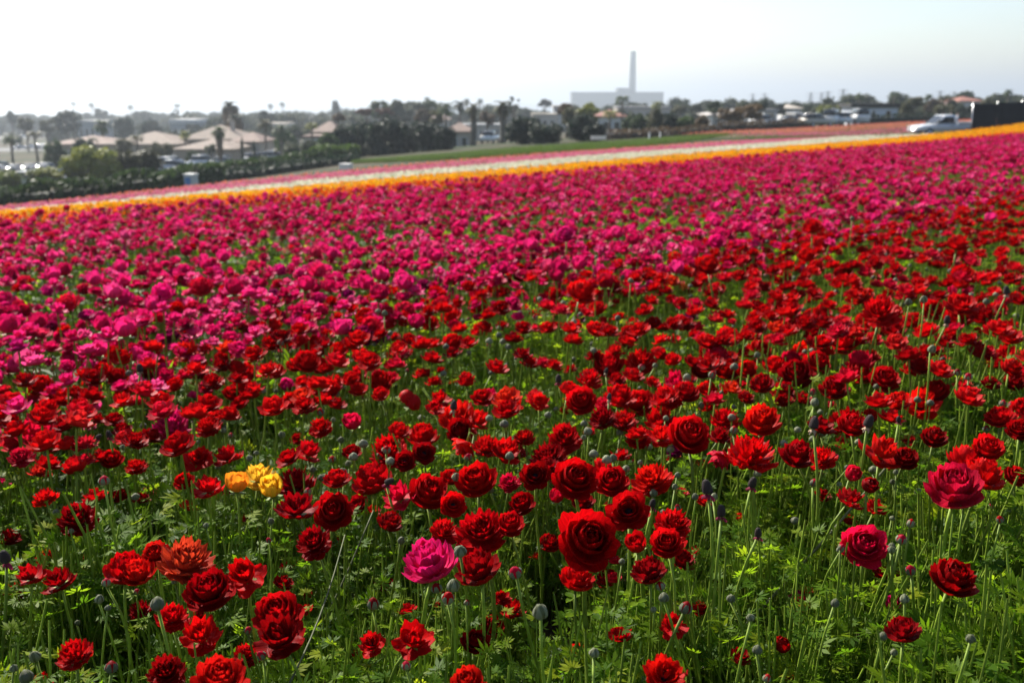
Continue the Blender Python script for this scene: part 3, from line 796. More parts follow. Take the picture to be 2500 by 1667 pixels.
(T_H, """360 520 290 Fd,570 550 220 Rr,400 250 120 Fr,800 230 280 Rd,840 260 250 Fr,985 190 150 Fr,1120 480 340 Ls,1300 560 230 Fd,1170 610 130 Fd,1565 375 200 Fd,1340 400 150 Ld,750 420 150 Lk,755 490 110 Br,
1850 190 120 Fd,1800 120 110 Odc,2140 195 220 Fr,2240 110 90 Bk,2330 110 180 Fr,2310 310 200 Fd,2040 460 240 Fr,1860 560 290 Fr,2010 690 360 Fr,2290 720 190 Fr,1740 790 450 Fk,840 710 130 Bk,990 810 140 Bd,
830 900 230 Lr,1050 980 180 Lr,1430 1130 140 Rp,945 1330 360 Fkc"""),
(T_J, """575 850 310 Sm,855 890 240 Fd,1430 950 180 Fr,1600 960 120 Fd,1840 910 180 Fd,2040 850 130 Fd,500 1290 240 Lr,250 1330 150 Lr,195 1400 90 Fr,660 1080 120 Fd,1060 1130 130 Lr,950 1240 130 Fd,1450 1390 130 Fr,
1985 1225 150 Lr,1940 1510 220 Ls,800 1560 200 Fs,320 990 100 Fd,850 1320 150 Fd,1285 780 130 Fd"""),
(T_K, """1720 950 230 Fd,1420 1250 180 Fd,1365 1110 80 Bm,730 1350 90 Bd,820 1070 100 Rp,800 1500 80 Bd"""),
]
BUD_READ = [
(T_F, "245 365 65,770 410 65,975 450 70,1170 495 85,1115 550 80,690 580 75,835 620 65,595 745 65,415 750 85,520 670 60,785 700 90,475 870 70,1895 560 75,1990 525 75,590 165 75,150 1130 60,130 1295 55,1960 1040 40,1970 880 60,2090 855 60,1785 740 80,700 235 45,330 540 40,1300 1300 70"),
(T_E, "920 765 105,680 980 60,495 1045 60,630 1215 50,1820 1165 50,1265 285 60,2205 575 60,1515 525 70,2040 370 50,1975 330 50,1980 240 60,1755 430 40,1925 655 50,2265 525 50,380 445 50,390 550 60,1085 475 55,1795 165 45"),
(T_G, "985 530 70,930 570 75,1045 665 75,1230 470 50,1395 220 55,985 345 65,1170 610 50,1110 600 40,1475 825 55,1655 910 65,1820 915 70,1500 1010 65,1370 1050 60,1710 105 60,1555 10 60,1995 125 40,1995 325 80,705 335 85,670 390 50,1155 335 40,1500 720 60,1285 880 80"),
(T_H, "505 80 70,565 350 80,685 565 75,495 790 80,1020 670 80,1220 695 50,1190 780 50,790 655 50,2170 90 65,2020 310 70,2195 325 50,1270 1285 100,1190 1100 50,1820 975 80,2140 1115 70,2185 1220 50,2055 995 50,740 1360 70,1180 1360 80,1350 1150 80,720 800 50"),
(T_J, "260 1115 75,690 1080 80,720 1010 80,625 1020 70,800 1105 40,1075 930 85,1220 1160 95,1530 1390 65,1870 1145 40,1930 1075 65,2055 1135 80,1910 1010 60,1690 870 40,760 810 80,450 1465 60,2000 1110 35"),
(T_I, "905 1115 85,610 990 55,570 1085 55,620 1135 40,785 1040 35,1425 1265 50,200 1415 70,150 1530 85,640 1475 80,1000 980 40,445 1220 35,80 1480 50,1500 1410 60"),
(T_K, "1410 740 65,1060 800 45,1355 800 50,1465 920 65,1030 1110 50,1430 1085 55,1305 1300 50,1370 1390 45,545 1190 50,585 1375 60,640 1540 50,435 1080 55,1810 1310 60"),
(T_C, "185 750 40,225 800 50,510 775 45,915 805 50,895 885 35,405 900 45,375 825 40,487 860 35,700 1020 40,1200 630 40,735 300 35,1020 495 50,1245 1130 55,1110 1215 60,1225 1200 50,2075 1115 60,1700 1280 70,1460 1430 60,1770 1370 40,1780 1425 40,1610 1535 55,1650 1500 40,1880 1545 45,545 1150 50,65 1140 35,150 1140 40,335 875 35,2145 450 35,1845 430 30,2025 675 40,1555 720 40,1480 820 50,1425 865 35,1100 1385 40,1405 1335 50"),
(T_B, "745 400 45,1200 405 45,1155 450 55,2165 645 55,2240 745 55,1900 800 45,2095 975 50,1895 505 45,185 780 40,685 845 50,235 710 60,1060 895 35,1355 955 40,2075 735 45,2230 905 35,965 1195 35,1670 1130 45,195 1140 45"),
(T_D, "645 260 30,1475 515 30,1560 830 45,1380 630 30,990 850 40,1030 835 50,1135 815 55,1190 1155 60,1365 1310 55,1440 1340 60,1445 1435 40,375 1445 55,390 1520 60,575 1275 45,1235 1320 35,450 1010 40,810 1410 40,1675 1525 50,1735 1540 55"),
]
SEED_READ = [(T_F, "1200 775 60 t,1765 100 60"), (T_G, "1280 965 55,1885 1030 75,2165 780 70,1755 820 90"), (T_H, "500 255 80,985 240 80,1245 225 42"), (T_E, "875 380 40 t,960 355 45,1510 445 40,1695 215 35"), (T_A, "1235 930 55"), (T_C, "420 1305 48,820 1240 34,845 1455 38"), (T_D, "1295 950 40,1700 750 40"), (T_I, "25 840 55"), (T_K, "590 700 40")]

TINT = dict(r=(.50, .0022, .004), d=(.29, .0012, .003), s=(.60, .006, .004), k=(.54, .004, .036), m=(.66, .009, .135), p=(.20, .003, .055), o=(.60, .036, .014), y=(.95, .52, .03), g=(.92, .33, .015))
CNAME = dict(r="bright red", d="dark crimson", s="scarlet", k="rose red", m="magenta pink", p="plum purple", o="orange red", y="golden yellow", g="golden orange")
FNAME = dict(F="globe-shaped many-petalled", R="ruffled wide-open", O="open black-eyed", L="loose few-petalled", B="half-open cup-shaped", S="globe-shaped many-petalled")
flowers = []
for (ox, oy, k), txt in READ:
    for e in txt.replace("\n", "").split(","):
        q = e.split()
        c = q[3] if len(q) > 3 else "Fr"
        px, py, w = ox + float(q[0]) * k, oy + float(q[1]) * k, float(q[2]) * k
        if any(abs(px - f[0]) < .3 * w and abs(py - f[1]) < .25 * w and c[0] == f[3][0] for f in flowers): continue
        flowers.append((px, py, w, c))
rs = random.Random(5)

def solve_height(px, py, w, want_max=.108, want_min=.055, h0=.43):
    """height above the soil at which a flower of this apparent width has a believable size"""
    h = h0 + rs.uniform(-.04, .04)
    for _ in range(30):
        P, dep = hit(px, py, h)
        d = w * dep / FPX
        if d > want_max and h < .64: h += .015
        elif d < want_min and h > .2: h -= .015
        else: break
    return P, min(d, want_max * 1.12), h

def face_axis(code, i):
    j = lambda s: rs.uniform(-s, s)
    if code == 'c': return Vector((j(.25), -.75 + j(.15), .75)).normalized()
    if code == 'a': return Vector((-.45 + j(.2), .35, .65)).normalized()
    if code == 'n': return Vector((-.25 + j(.15), -.35, -.75)).normalized()
    if code == 's': return Vector((-.28, -.12, .95)).normalized()
    return Vector((j(.4), -.3 + j(.4), 1)).normalized()

def add_stem(parent, base, top, mesh, k=1.0):
    v = top - base
    q = v.to_track_quat('Z', 'Y') @ Quaternion((0, 0, 1), rs.uniform(0, 6.28))
    return link("stem", mesh, parent, base - Vector(parent.location), q, (k, k, v.length))

red_codes = set("rsdo")
reds = sorted([f for f in flowers if f[3][1] in red_codes], key=lambda f: -f[2])
others = sorted([f for f in flowers if f[3][1] not in red_codes], key=lambda f: -f[2])
singles = reds[:290] + others[:150]
demoted_red = []; demoted_mag = []
for f in reds[290:] + others[150:]:
    P, d, h = solve_height(f[0], f[1], f[2])
    z = g1(P.x, P.y)
    (demoted_red if f[3][1] in red_codes else demoted_mag).append((P.x, P.y, z, h / .44))
hero_w = 58.0
SPECIAL = {   # flowers one can name singly
    'Sm': "hot pink ranunculus globe standing over pale buds, among reds",
    'Bg': "orange ranunculus bud half open beside the yellow flowers",
    'Ly': "loose yellow ranunculus with falling petals among red flowers",
    'By': "yellow cup-shaped ranunculus below the loose yellow petals",
    'Ro': "orange red ranunculus with many pale ruffled petals on a low cluster",
    'Lo': "lone orange ranunculus with few petals at the edge of the magenta flowers",
    'Fkc': "rose red ranunculus rosette standing alone above the green foliage",
    'Lkn': "spent rose red bloom hanging upside down like a skirt",
    'Lsn': "scarlet bloom hanging face down beneath dark red flowers",
    'Rm': None,
}
cls = lambda f: (f[3][1], 'F' if f[3][0] == 'S' else f[3][0])
def neighbours(px, py, skip):
    """the two nearest flowers of different looks, in words"""
    out = []
    for g in sorted(singles, key=lambda g: (g[0] - px) ** 2 + (g[1] - py) ** 2)[:60]:
        if cls(g) == skip or cls(g) in out: continue
        out.append(cls(g))
        if len(out) == 2: break
    return " and a ".join("%s %s" % (CNAME[t], FNAME[fm].split()[0]) for t, fm in out)
for i, (px, py, w, c) in enumerate(singles):
    form, tint = c[0], c[1]; face = c[2] if len(c) > 2 else ''
    if form == 'S': form, face = 'F', 's'
    small = form == 'B'
    P, d, h = solve_height(px, py, w, .075 if small else .112, .03 if small else .05)
    ax = face_axis(face, i)
    bl = rs.choice(BLOOMS[form])
    sc = d * .5 * (1.12 if form != 'B' else .98)
    q = ax.to_track_quat('Z', 'Y') @ Quaternion((0, 0, 1), rs.uniform(0, 6.28))
    zf = 1.2 if face == 's' else rs.uniform(1.08, 1.34) if form == 'F' else rs.uniform(1.0, 1.2)
    low = P - ax * (bl.height * .5 * sc * zf)               # underside of the bloom, where the stem joins
    lean = Vector((rs.uniform(-.07, .07), rs.uniform(-.05, .09), 0))
    bx, by = low.x + lean.x, low.y + lean.y
    base = Vector((bx, by, g1(bx, by) - .004))
    size = "large" if w > 80 else "small" if w < 38 else "mid-sized"
    lab = SPECIAL.get(c) or "%s %s %s ranunculus near a %s one" % (size, CNAME[tint], FNAME[form].split()[0], neighbours(px, py, (tint, form)))
    if c == 'Fk' and w > 110: lab = "broad rose red ranunculus rosette crowded by red blooms"
    if c == 'Frc' and w > 130: lab = "very large bright red ranunculus globe on a tall stem above the rest"
    if c == 'Rm' and w > 70: lab = "magenta ruffled ranunculus standing among red flowers beside a dark seed head"
    grp = "%s %s ranunculus flowers" % (CNAME[tint], FNAME[form].split()[0]) if lab not in SPECIAL.values() else None
    o = thing("red_ranunculus" if tint in red_codes else "yellow_ranunculus" if tint in 'yg' else "pink_ranunculus", lab, "flower", base, 0, grp)
    if face == 'n':                                    # hooked stem of a nodding bloom
        top = P + Vector((.03, .02, bl.height * .5 * sc * zf + .015)); add_stem(o, base, top, rs.choice(STEMS))
        hook = MB(); hook.tube([top - base, top - base + Vector((-.012, -.008, .012)), low - base], .0026, 6, 0)
        link("stem", hook.mesh("stem_hook", M['stem']), o)
    else:
        add_stem(o, base, low, rs.choice(STEMS), min(1.25, max(.8, d / .085)))
    sc3 = (sc * rs.uniform(.94, 1.08), sc * rs.uniform(.94, 1.08), sc * zf)
    v = rs.uniform(.84, 1.14); t0 = TINT[tint]
    col = (t0[0] * v, t0[1] * rs.uniform(.7, 1.5), t0[2] * rs.uniform(.7, 1.4))
    if w >= hero_w:
        b = link("bloom", bl.core, o, low - base, q, sc3, col)
        for pm in bl.petals: link("petal", pm, b, color=col)
    else:
        link("bloom", bl.whole, o, low - base, q, sc3, col)
    if rs.random() < .35 and w > 45:                   # a leaf up the stem
        lf = MB(); m = base.lerp(low, rs.uniform(.35, .6)) - base
        a = rs.uniform(0, 6.28)
        fern_leaf(lf, m, Vector((math.cos(a), math.sin(a), .7)), Vector((0, 0, 1)), rs.uniform(.04, .06), rs, 0, 5)
        link("leaf", lf.mesh("stem_leaf", M['leaf']), o)

for (ox, oy, k), txt in BUD_READ:
    for e in txt.split(","):
        q = [float(x) for x in e.split()]
        px, py, w = ox + q[0] * k, oy + q[1] * k, q[2] * k
        P, d, h = solve_height(px, py, w, .026, .013, .40)
        pink = rs.random() < .3
        nw = neighbours(px, py, None)
        ax = Vector((rs.uniform(-.4, .4), rs.uniform(-.4, .4), 1)).normalized()
        sc = d * .43; low = P - ax * sc * .9
        base = Vector((low.x + rs.uniform(-.08, .08), low.y + rs.uniform(-.06, .1), 0)); base.z = g1(base.x, base.y) - .004
        o = thing("flower_bud", "opening rosy-tipped bud near a %s bloom" % nw if pink else "%sclosed grey green bud near a %s bloom" % ("plump " if w > 19 else "tiny " if w < 13 else "", nw), "bud", base, 0, "opening rosy buds" if pink else "closed green buds")
        add_stem(o, base, low, rs.choice(STEMS), max(.55, min(.8, d / .026)))
        link("bud", BUDS[2] if pink else rs.choice(BUDS[:2]), o, low - base, ax.to_track_quat('Z', 'Y'), (sc, sc, sc * rs.uniform(1.0, 1.25)), TINT[rs.choice("rkdk")])

for (ox, oy, k), txt in SEED_READ:
    for e in txt.split(","):
        q = e.split(); px, py, w = ox + float(q[0]) * k, oy + float(q[1]) * k, float(q[2]) * k
        tilt = len(q) > 3
        P, d, h = solve_height(px, py, w, .021, .012, .45)
        ax = Vector((.85, -.2, .55)).normalized() if tilt else Vector((rs.uniform(-.25, .25), rs.uniform(-.3, .3), 1)).normalized()
        sc = d * .5; low = P - ax * sc * 1.45
        base = Vector((low.x + rs.uniform(-.06, .06), low.y + rs.uniform(-.05, .08), 0)); base.z = g1(base.x, base.y) - .004
        o = thing("seed_head", "tilted dark brown seed head over a torn red bloom" if tilt and ox == 620 else "dark brown seed head on a bare stem beside a %s bloom" % (lambda f: CNAME[f[3][1]] + " " + FNAME[f[3][0]].split()[0])(min(singles, key=lambda f: (f[0] - px) ** 2 + (f[1] - py) ** 2)), "seed head", base, 0, None if tilt and ox == 620 else "dark seed heads")
        add_stem(o, base, low, rs.choice(STEMS), .9)
        link("seed_cone", rs.choice(SEEDS), o, low - base, ax.to_track_quat('Z', 'Y'), sc)
        link("withered_petal", rs.choice(WITHER), o, low - base, None, sc * 1.3, (.25, .02, .06))

# ------------------------------------------------------------------ long leaning stems, broad-leaved weeds, straw
def leaning_stem(p0, p1, rad, label):
    a, _ = hit(p0[0], p0[1], .40); b = at_dist(p1[0], p1[1], a.y - .16)
    d = b - a; k = 1.0
    while (a + d * k).z > g1((a + d * k).x, (a + d * k).y) and k < 4: k += .02
    end = a + d * k; m = MB(); sag = Vector((.012, .01, -.014))
    pts = [a.lerp(end, s / 9) + sag * math.sin(math.pi * s / 9) - end for s in range(10)]
    m.tube(pts, [rad * (.65 + .05 * s) for s in range(10)], 7, 0)
    thing("leaning_stem", label, "stem", end, 0, "long leaning bare stems", m.mesh("leaning_stem", M['old_stem']))
leaning_stem((912, 1245), (790, 1480), .0026, "long thick bare stem leaning down from the torn red bloom")
leaning_stem((842, 1305), (800, 1405), .002, "shorter bare stem leaning beside the long thick one")
leaning_stem((2180, 1120), (2060, 1250), .004, "bare stem leaning under the dark red rosette")

def clover(px, py, size, label):
    P, _ = hit(px, py, .25); base = Vector((P.x, P.y + .02, g1(P.x, P.y + .02)))
    o = thing("broad_leaf_weed", label, "weed", base, 0, "broad-leaved weeds")
    r2 = random.Random(int(px))
    for k in range(5):
        a = r2.uniform(0, 6.28); tip = P - base + Vector((math.cos(a) * size * .8, math.sin(a) * size * .8, r2.uniform(-.05, .06)))
        st = MB(); st.tube([(0, 0, 0), tip * .5 + Vector((0, 0, .02)), tip], .0012, 4, 0); link("stalk", st.mesh("stalk", M['stem']), o)
        for j in range(3):
            b = MB(); q = a + (j - 1) * 1.5; dv = Vector((math.cos(q), math.sin(q), r2.uniform(.1, .5))).normalized(); sd = dv.cross(Vector((0, 0, 1))).normalized(); t = r2.random()
            pts = []; L = size * r2.uniform(.5, .7); W = L * .36
            for s, wd in ((0, .1), (.3, .8), (.6, 1), (.85, .6), (1, .05)):
                c = tip + dv * L * s - Vector((0, 0, .3 * L * s * s)); pts += [c - sd * W * wd + Vector((0, 0, .1 * L)), c, c + sd * W * wd + Vector((0, 0, .1 * L))]
            fs = []
            for r_ in range(4): fs += [(r_ * 3, r_ * 3 + 1, r_ * 3 + 4, r_ * 3 + 3), (r_ * 3 + 1, r_ * 3 + 2, r_ * 3 + 5, r_ * 3 + 4)]
            b.add(pts, fs, 0, [(0, 0, .4 + .5 * t)] * len(pts)); link("leaf", b.mesh("broad_leaf", M['leaf']), o)
clover(1625, 1232, .045, "broad-leaved green weed beneath the black-eyed red bloom")
clover(1775, 1345, .04, "broad-leaved weed in the gap of pale ferny leaves")
clover(1425, 1510, .04, "broad-leaved weed at the foot of the tall bud stems")
clover(1535, 1520, .035, "broad-leaved weed beside a tall straight green stem")

# ------------------------------------------------------------------ masses of the strips
forms_near = ('F', 'F', 'R', 'O', 'F', 'L')
red_m = [low_flower(200 + i, f, PM['red'], 4, 3, [0, 1, 3, 5, 7, 8] if f == 'F' else None, .082, .42, 5, 4) for i, f in enumerate(forms_near)]
mag_m = [low_flower(300 + i, f, PM['magenta'], 3, 3, [0, 2, 4, 6, 8] if f == 'F' else None, .080, .42, 4, 3) for i, f in enumerate(('F', 'F', 'F', 'R', 'F', 'O', 'B'))]
def bud_mass(seed):
    r2 = random.Random(seed); b = MB(); src = BUD_B[seed % 2]; hgt = r2.uniform(.3, .44); k = r2.uniform(.007, .011)
    b.add([Vector(p) * k + Vector((0, 0, hgt)) for p in src.v], src.f, 0, src.a)
    b.tube([(0, 0, 0), (r2.uniform(-.03, .03), r2.uniform(-.03, .03), hgt * .5), (0, 0, hgt)], .002, 4, 1, False)
    return b.mesh("mass_bud", M['bud'], M['stem'])
bud_m = [bud_mass(i) for i in range(3)]
def far_set(k, seed):
    return [low_flower(seed + i, f, PM[k], 2, 2, rows, .078, .40, 3, 2) for i, (f, rows) in enumerate((('F', [0, 3, 6]), ('R', [0, 2, 4]), ('F', [1, 4, 7]), ('O', [0, 1, 2])))]
mass("red_ranunculus_mass", 'red', 82, red_m, "smaller red ranunculus flowers between and beyond the single blooms", 21, .3, 1.15, tmax=22, tmin=-6, ymin=2.4, n0=.3, extra=demoted_red, clumpy=.45, scl=(.9, 1.25))
mass("low_red_ranunculus_mass", 'red', 15, red_m, "stray low red flowers down among the front foliage", 23, 0, 1.2, tmax=8, tmin=-4, ymin=1.25, n0=-3, n1=2.8, scl=(.45, .72))
mass("magenta_ranunculus_mass", 'magenta', 118, mag_m, "magenta pink ranunculus flowers crowding the broad strip", 31, .28, 1.15, extra=demoted_mag, clumpy=.38, scl=(.75, 1.3))
mass("stray_red_ranunculus_mass", 'magenta', 3.0, red_m, "red ranunculus strays scattered through the magenta strip", 33, .3, 1.12)
mass("bud_mass", 'magenta', 14, bud_m, "small pale buds standing among the magenta and red strips", 35, .5, 1.12, n0=.6, n1=9, ymin=2.2)
mass("orange_ranunculus_mass", 'orange', 75, far_set('orange', 400), "orange ranunculus strip bordering the magenta flowers", 41, .28, 1.12)
mass("yellow_ranunculus_mass", 'yellow', 95, far_set('yellow', 410), "golden yellow ranunculus strip beyond the orange one", 43, .15, 1.12)
mass("white_ranunculus_mass", 'white', 105, far_set('white', 420), "white ranunculus strip between the yellow and pink ones", 45, .08, 1.12, tmax=43)
mass("pink_ranunculus_mass", 'pink', 70, far_set('pink', 430), "pink ranunculus strip beyond the white one", 47, .12, 1.12, tmax=46)
mass("salmon_ranunculus_mass", 'salmon', 40, far_set('salmon', 440), "thin salmon orange ranunculus strip at the far side of the pink one", 49, .1, 1.12, tmax=60)
mass("far_salmon_ranunculus_mass", 'salmon', 14, far_set('salmon', 450), "salmon strip of flowers behind the white pickup truck", 51, .3, 1.12, tmin=70, tmax=150, n0=44, n1=54, scl=(1, 1.4))
mass("far_pink_ranunculus_mass", 'pink', 14, far_set('pink', 460), "far pink strip of flowers in front of the parked white vans", 53, .3, 1.12, tmin=62, tmax=150, n0=38, n1=43.8, scl=(1, 1.4))

# foliage: a dense near bed and a thinner one under the far strips
def foliage(name, n0, n1, dens, meshes, label, seed, ymin=0.55, scl=(.8, 1.2), tmin=None, tmax=None, margin=1.3, ymax=1e9):
    x, y, z = strip_points(n0, n1, dens, 0, margin, tmin, tmax, ymin, seed)
    k = y < ymax; x, y, z = x[k], y[k], z[k]
    n = len(x); r = np.random.default_rng(seed)
    rot = np.zeros((n, 3)); rot[:, 2] = r.uniform(0, 6.28, n); rot[:, 0] = r.normal(0, .1, n); rot[:, 1] = r.normal(0, .1, n)
    patch = 1 + .22 * np.sin(x * 1.9 + 2 * np.sin(y * 1.1)) * np.sin(y * 2.3)
    scatter(name, np.stack([x, y, z - .01], 1), rot, r.uniform(scl[0], scl[1], n) * patch, r.integers(0, len(meshes), n), meshes, label, "foliage")
foliage("ferny_foliage", -4, 3.6, 68, CLUMPS, "bright green ferny ranunculus leaves under the red flowers", 61, tmin=-5, tmax=10, ymin=.8)
foliage("strip_foliage", 3.3, 13.6, 34, CLUMPS_FAR, "green leaves and stems beneath the magenta strip", 63)
foliage("red_strip_foliage", -6, 3.3, 34, CLUMPS_FAR, "green leaves beneath the red flowers further along the strip", 64, tmin=10, tmax=24)
foliage("far_strip_foliage", 13.6, 30, 9, CLUMPS_FAR, "green leaves beneath the orange, yellow, white and pink strips", 65, tmax=44, scl=(.9, 1.2))
M['leaf_dull'] = leaf_material("strip_leaf", [(0.1, (.045, .09, .010)), (.5, (.085, .15, .014)), (.95, (.15, .20, .025))], fac=.45, spec=.1)
STRIP_CLUMPS = [m.copy() for m in CLUMPS_FAR]
for m in STRIP_CLUMPS: m.materials[0] = M['leaf_dull']
def green_strip():
    """the strip without flowers, between two lines of (pixel x, distance)"""
    lo = ((860, 88), (1000, 76), (1250, 56), (1500, 62), (1690, 78), (1780, 96)); hi = ((860, 92), (1000, 86), (1250, 72), (1500, 84), (1690, 94), (1780, 98))
    r = np.random.default_rng(67); px = r.uniform(860, 1780, 11000); f = r.random(11000)
    y = np.interp(px, *zip(*lo)) * (1 - f) + np.interp(px, *zip(*hi)) * f; x = (px - 1250) / FPX * y * .99
    n = len(x); rot = np.zeros((n, 3)); rot[:, 2] = r.uniform(0, 6.28, n)
    scatter("green_strip_foliage", np.stack([x, y, G(x, y)], 1), rot, r.uniform(.55, .9, n), r.integers(0, len(STRIP_CLUMPS), n), STRIP_CLUMPS, "low green strip without flowers beyond the pink one", "foliage")
green_strip()

# ================================================================== beyond the field: trees
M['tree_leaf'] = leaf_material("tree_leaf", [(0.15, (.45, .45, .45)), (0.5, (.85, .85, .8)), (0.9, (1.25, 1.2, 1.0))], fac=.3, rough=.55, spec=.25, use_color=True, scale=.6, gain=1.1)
M['bark'] = plain_material("bark", (.10, .075, .055), .9, .35, 3, bump=.6, bscale=12)
M['palm_bark'] = plain_material("palm_bark", (.13, .105, .08), .95, .3, 4, bump=.8, bscale=9)
M['palm_dead'] = plain_material("dead_fronds", (.16, .115, .07), .95, .35, 3)

def crown_mesh(kind, seed, n=850, card=.15):
    """unit crown: radius about 1, height 0..2, of many leaf sprays on uneven lobes"""
    r = random.Random(seed); b = MB(); lobes = []
    if kind == 'round':
        for k in range(15):
            a = r.uniform(0, 6.28); z = r.uniform(.35, 1.6); q = math.sqrt(max(.05, 1 - (z - 1) ** 2)) * r.uniform(.3, .72)
            lobes.append((q * math.cos(a), q * math.sin(a), z, r.uniform(.28, .46), .8))
    elif kind == 'dome':
        for k in range(15):
            a = r.uniform(0, 6.28); q = r.uniform(.1, .8); lobes.append((q * math.cos(a), q * math.sin(a), 1.45 - q * q * .9 + r.uniform(-.15, .15), r.uniform(.24, .4), .7))
    elif kind == 'bush':
        for k in range(17):
            a = r.uniform(0, 6.28); q = r.uniform(.1, .75); lobes.append((q * math.cos(a), q * math.sin(a), r.uniform(.15, 1.55) * (1.05 - q * q * .5), r.uniform(.3, .48), .95))
    elif kind == 'tall':
        for k in range(14):
            z = .15 + 1.7 * k / 14; q = .55 * math.sin(math.pi * min(1, .18 + z / 2.3)); a = r.uniform(0, 6.28)
            lobes.append((q * .5 * math.cos(a), q * .5 * math.sin(a), z, .30 + .25 * math.sin(math.pi * z / 2.1), 1))
    elif kind == 'wispy':
        for k in range(11):
            a = r.uniform(0, 6.28); q = r.uniform(.15, .8); lobes.append((q * math.cos(a), q * math.sin(a), r.uniform(.4, 1.8), r.uniform(.14, .3), .6))
    elif kind == 'flat':
        for k in range(12):
            a = r.uniform(0, 6.28); q = r.uniform(.1, .8); lobes.append((q * math.cos(a), q * math.sin(a), 1.5 + r.uniform(-.25, .2), r.uniform(.25, .38), .55))
    tot = sum(l[3] ** 2 for l in lobes)
    for (lx, ly, lz, lr, sq) in lobes:
        lt = r.uniform(.0, .5)
        for k in range(int(n * lr * lr / tot)):
            d = Vector((r.gauss(0, 1), r.gauss(0, 1), r.gauss(0, 1))).normalized(); rad = lr * r.uniform(.55, 1.12)
            p = Vector((lx + d.x * rad, ly + d.y * rad, max(.0, lz + d.z * rad * sq)))
            nrm = (d + Vector((r.gauss(0, .6), r.gauss(0, .6), r.gauss(0, .6)))).normalized(); u = nrm.orthogonal().normalized(); v = nrm.cross(u)
            an = r.uniform(0, 6.28); u, v = u * math.cos(an) + v * math.sin(an), v * math.cos(an) - u * math.sin(an)
            s = card * r.uniform(.5, 1.2); t = min(1, lt + r.uniform(0, .5))
            b.add([p - u * s, p + v * s * .55, p + u * s, p - v * s * .55], [(0, 1, 2, 3)], 0, [(0, 0, t)] * 4)
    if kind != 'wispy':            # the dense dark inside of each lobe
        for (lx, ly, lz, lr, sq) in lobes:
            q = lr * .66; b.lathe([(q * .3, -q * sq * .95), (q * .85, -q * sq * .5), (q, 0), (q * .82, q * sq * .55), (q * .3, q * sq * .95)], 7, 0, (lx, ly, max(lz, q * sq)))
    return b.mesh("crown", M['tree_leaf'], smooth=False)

CROWN = {k: [crown_mesh(k, 7 * i + len(k), nn, cd) for i in range(3)] for k, nn, cd in (('round', 1300, .13), ('dome', 1100, .13), ('bush', 2800, .12), ('tall', 1100, .14), ('wispy', 500, .12), ('flat', 900, .13))}

def trunk_mesh(seed, limbs=5):
    """unit trunk: height 1, crown limbs spreading over the top third"""
    r = random.Random(seed); b = MB()
    b.tube([(0, 0, -.08), (.02, .01, .3), (-.015, .02, .62), (.01, 0, 1)], [.062, .05, .042, .022], 7, 0)
    for k in range(limbs):
        a = k * 6.28 / limbs + r.uniform(-.4, .4); z = r.uniform(.45, .8)
        b.tube([(0, 0, z), (.12 * math.cos(a), .12 * math.sin(a), z + .13), (.27 * math.cos(a), .27 * math.sin(a), z + .3)], [.028, .02, .008], 5, 0)
    return b.mesh("trunk", M['bark'])
TRUNKS = [trunk_mesh(i) for i in range(3)]
TC = dict(dark=(.020, .036, .020), green=(.05, .085, .024), olive=(.085, .085, .035), yg=(.20, .22, .035), brown=(.10, .065, .035), red=(.13, .060, .040), grey=(.075, .09, .06), orange=(.16, .10, .04), bright=(.085, .14, .03), lawn=(.16, .20, .04))

def tree(px, top, w, Y, kind, colr, label, group=None, cfrac=None, name="tree"):
    P = at_dist(px, top, Y); gz = g1(P.x, P.y); H = max(1.2, P.z - gz); wid = w * Y / FPX
    r = random.Random(int(px * 7 + top)); bush = kind in ('bush', 'tall')
    o = thing("shrub" if kind == 'bush' and H < 4.5 else name, label, "shrub" if kind == 'bush' and H < 4.5 else "tree", (P.x, P.y, gz), r.uniform(0, 6.28), group)
    ch = H if bush else min(H * .85, max(wid * .8, H * .45)) if cfrac is None else H * cfrac
    link("trunk", r.choice(TRUNKS), o, (0, 0, 0), None, (max(1.5, H * .55), max(1.5, H * .55), H * (.7 if bush else max(.55, 1 - ch / H * .45))))
    c = TC[colr]; k = r.uniform(.85, 1.15)
    z0 = .0 if bush else H - ch
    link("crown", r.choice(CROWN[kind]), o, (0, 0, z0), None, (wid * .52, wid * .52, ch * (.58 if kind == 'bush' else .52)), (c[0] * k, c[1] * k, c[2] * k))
    return o

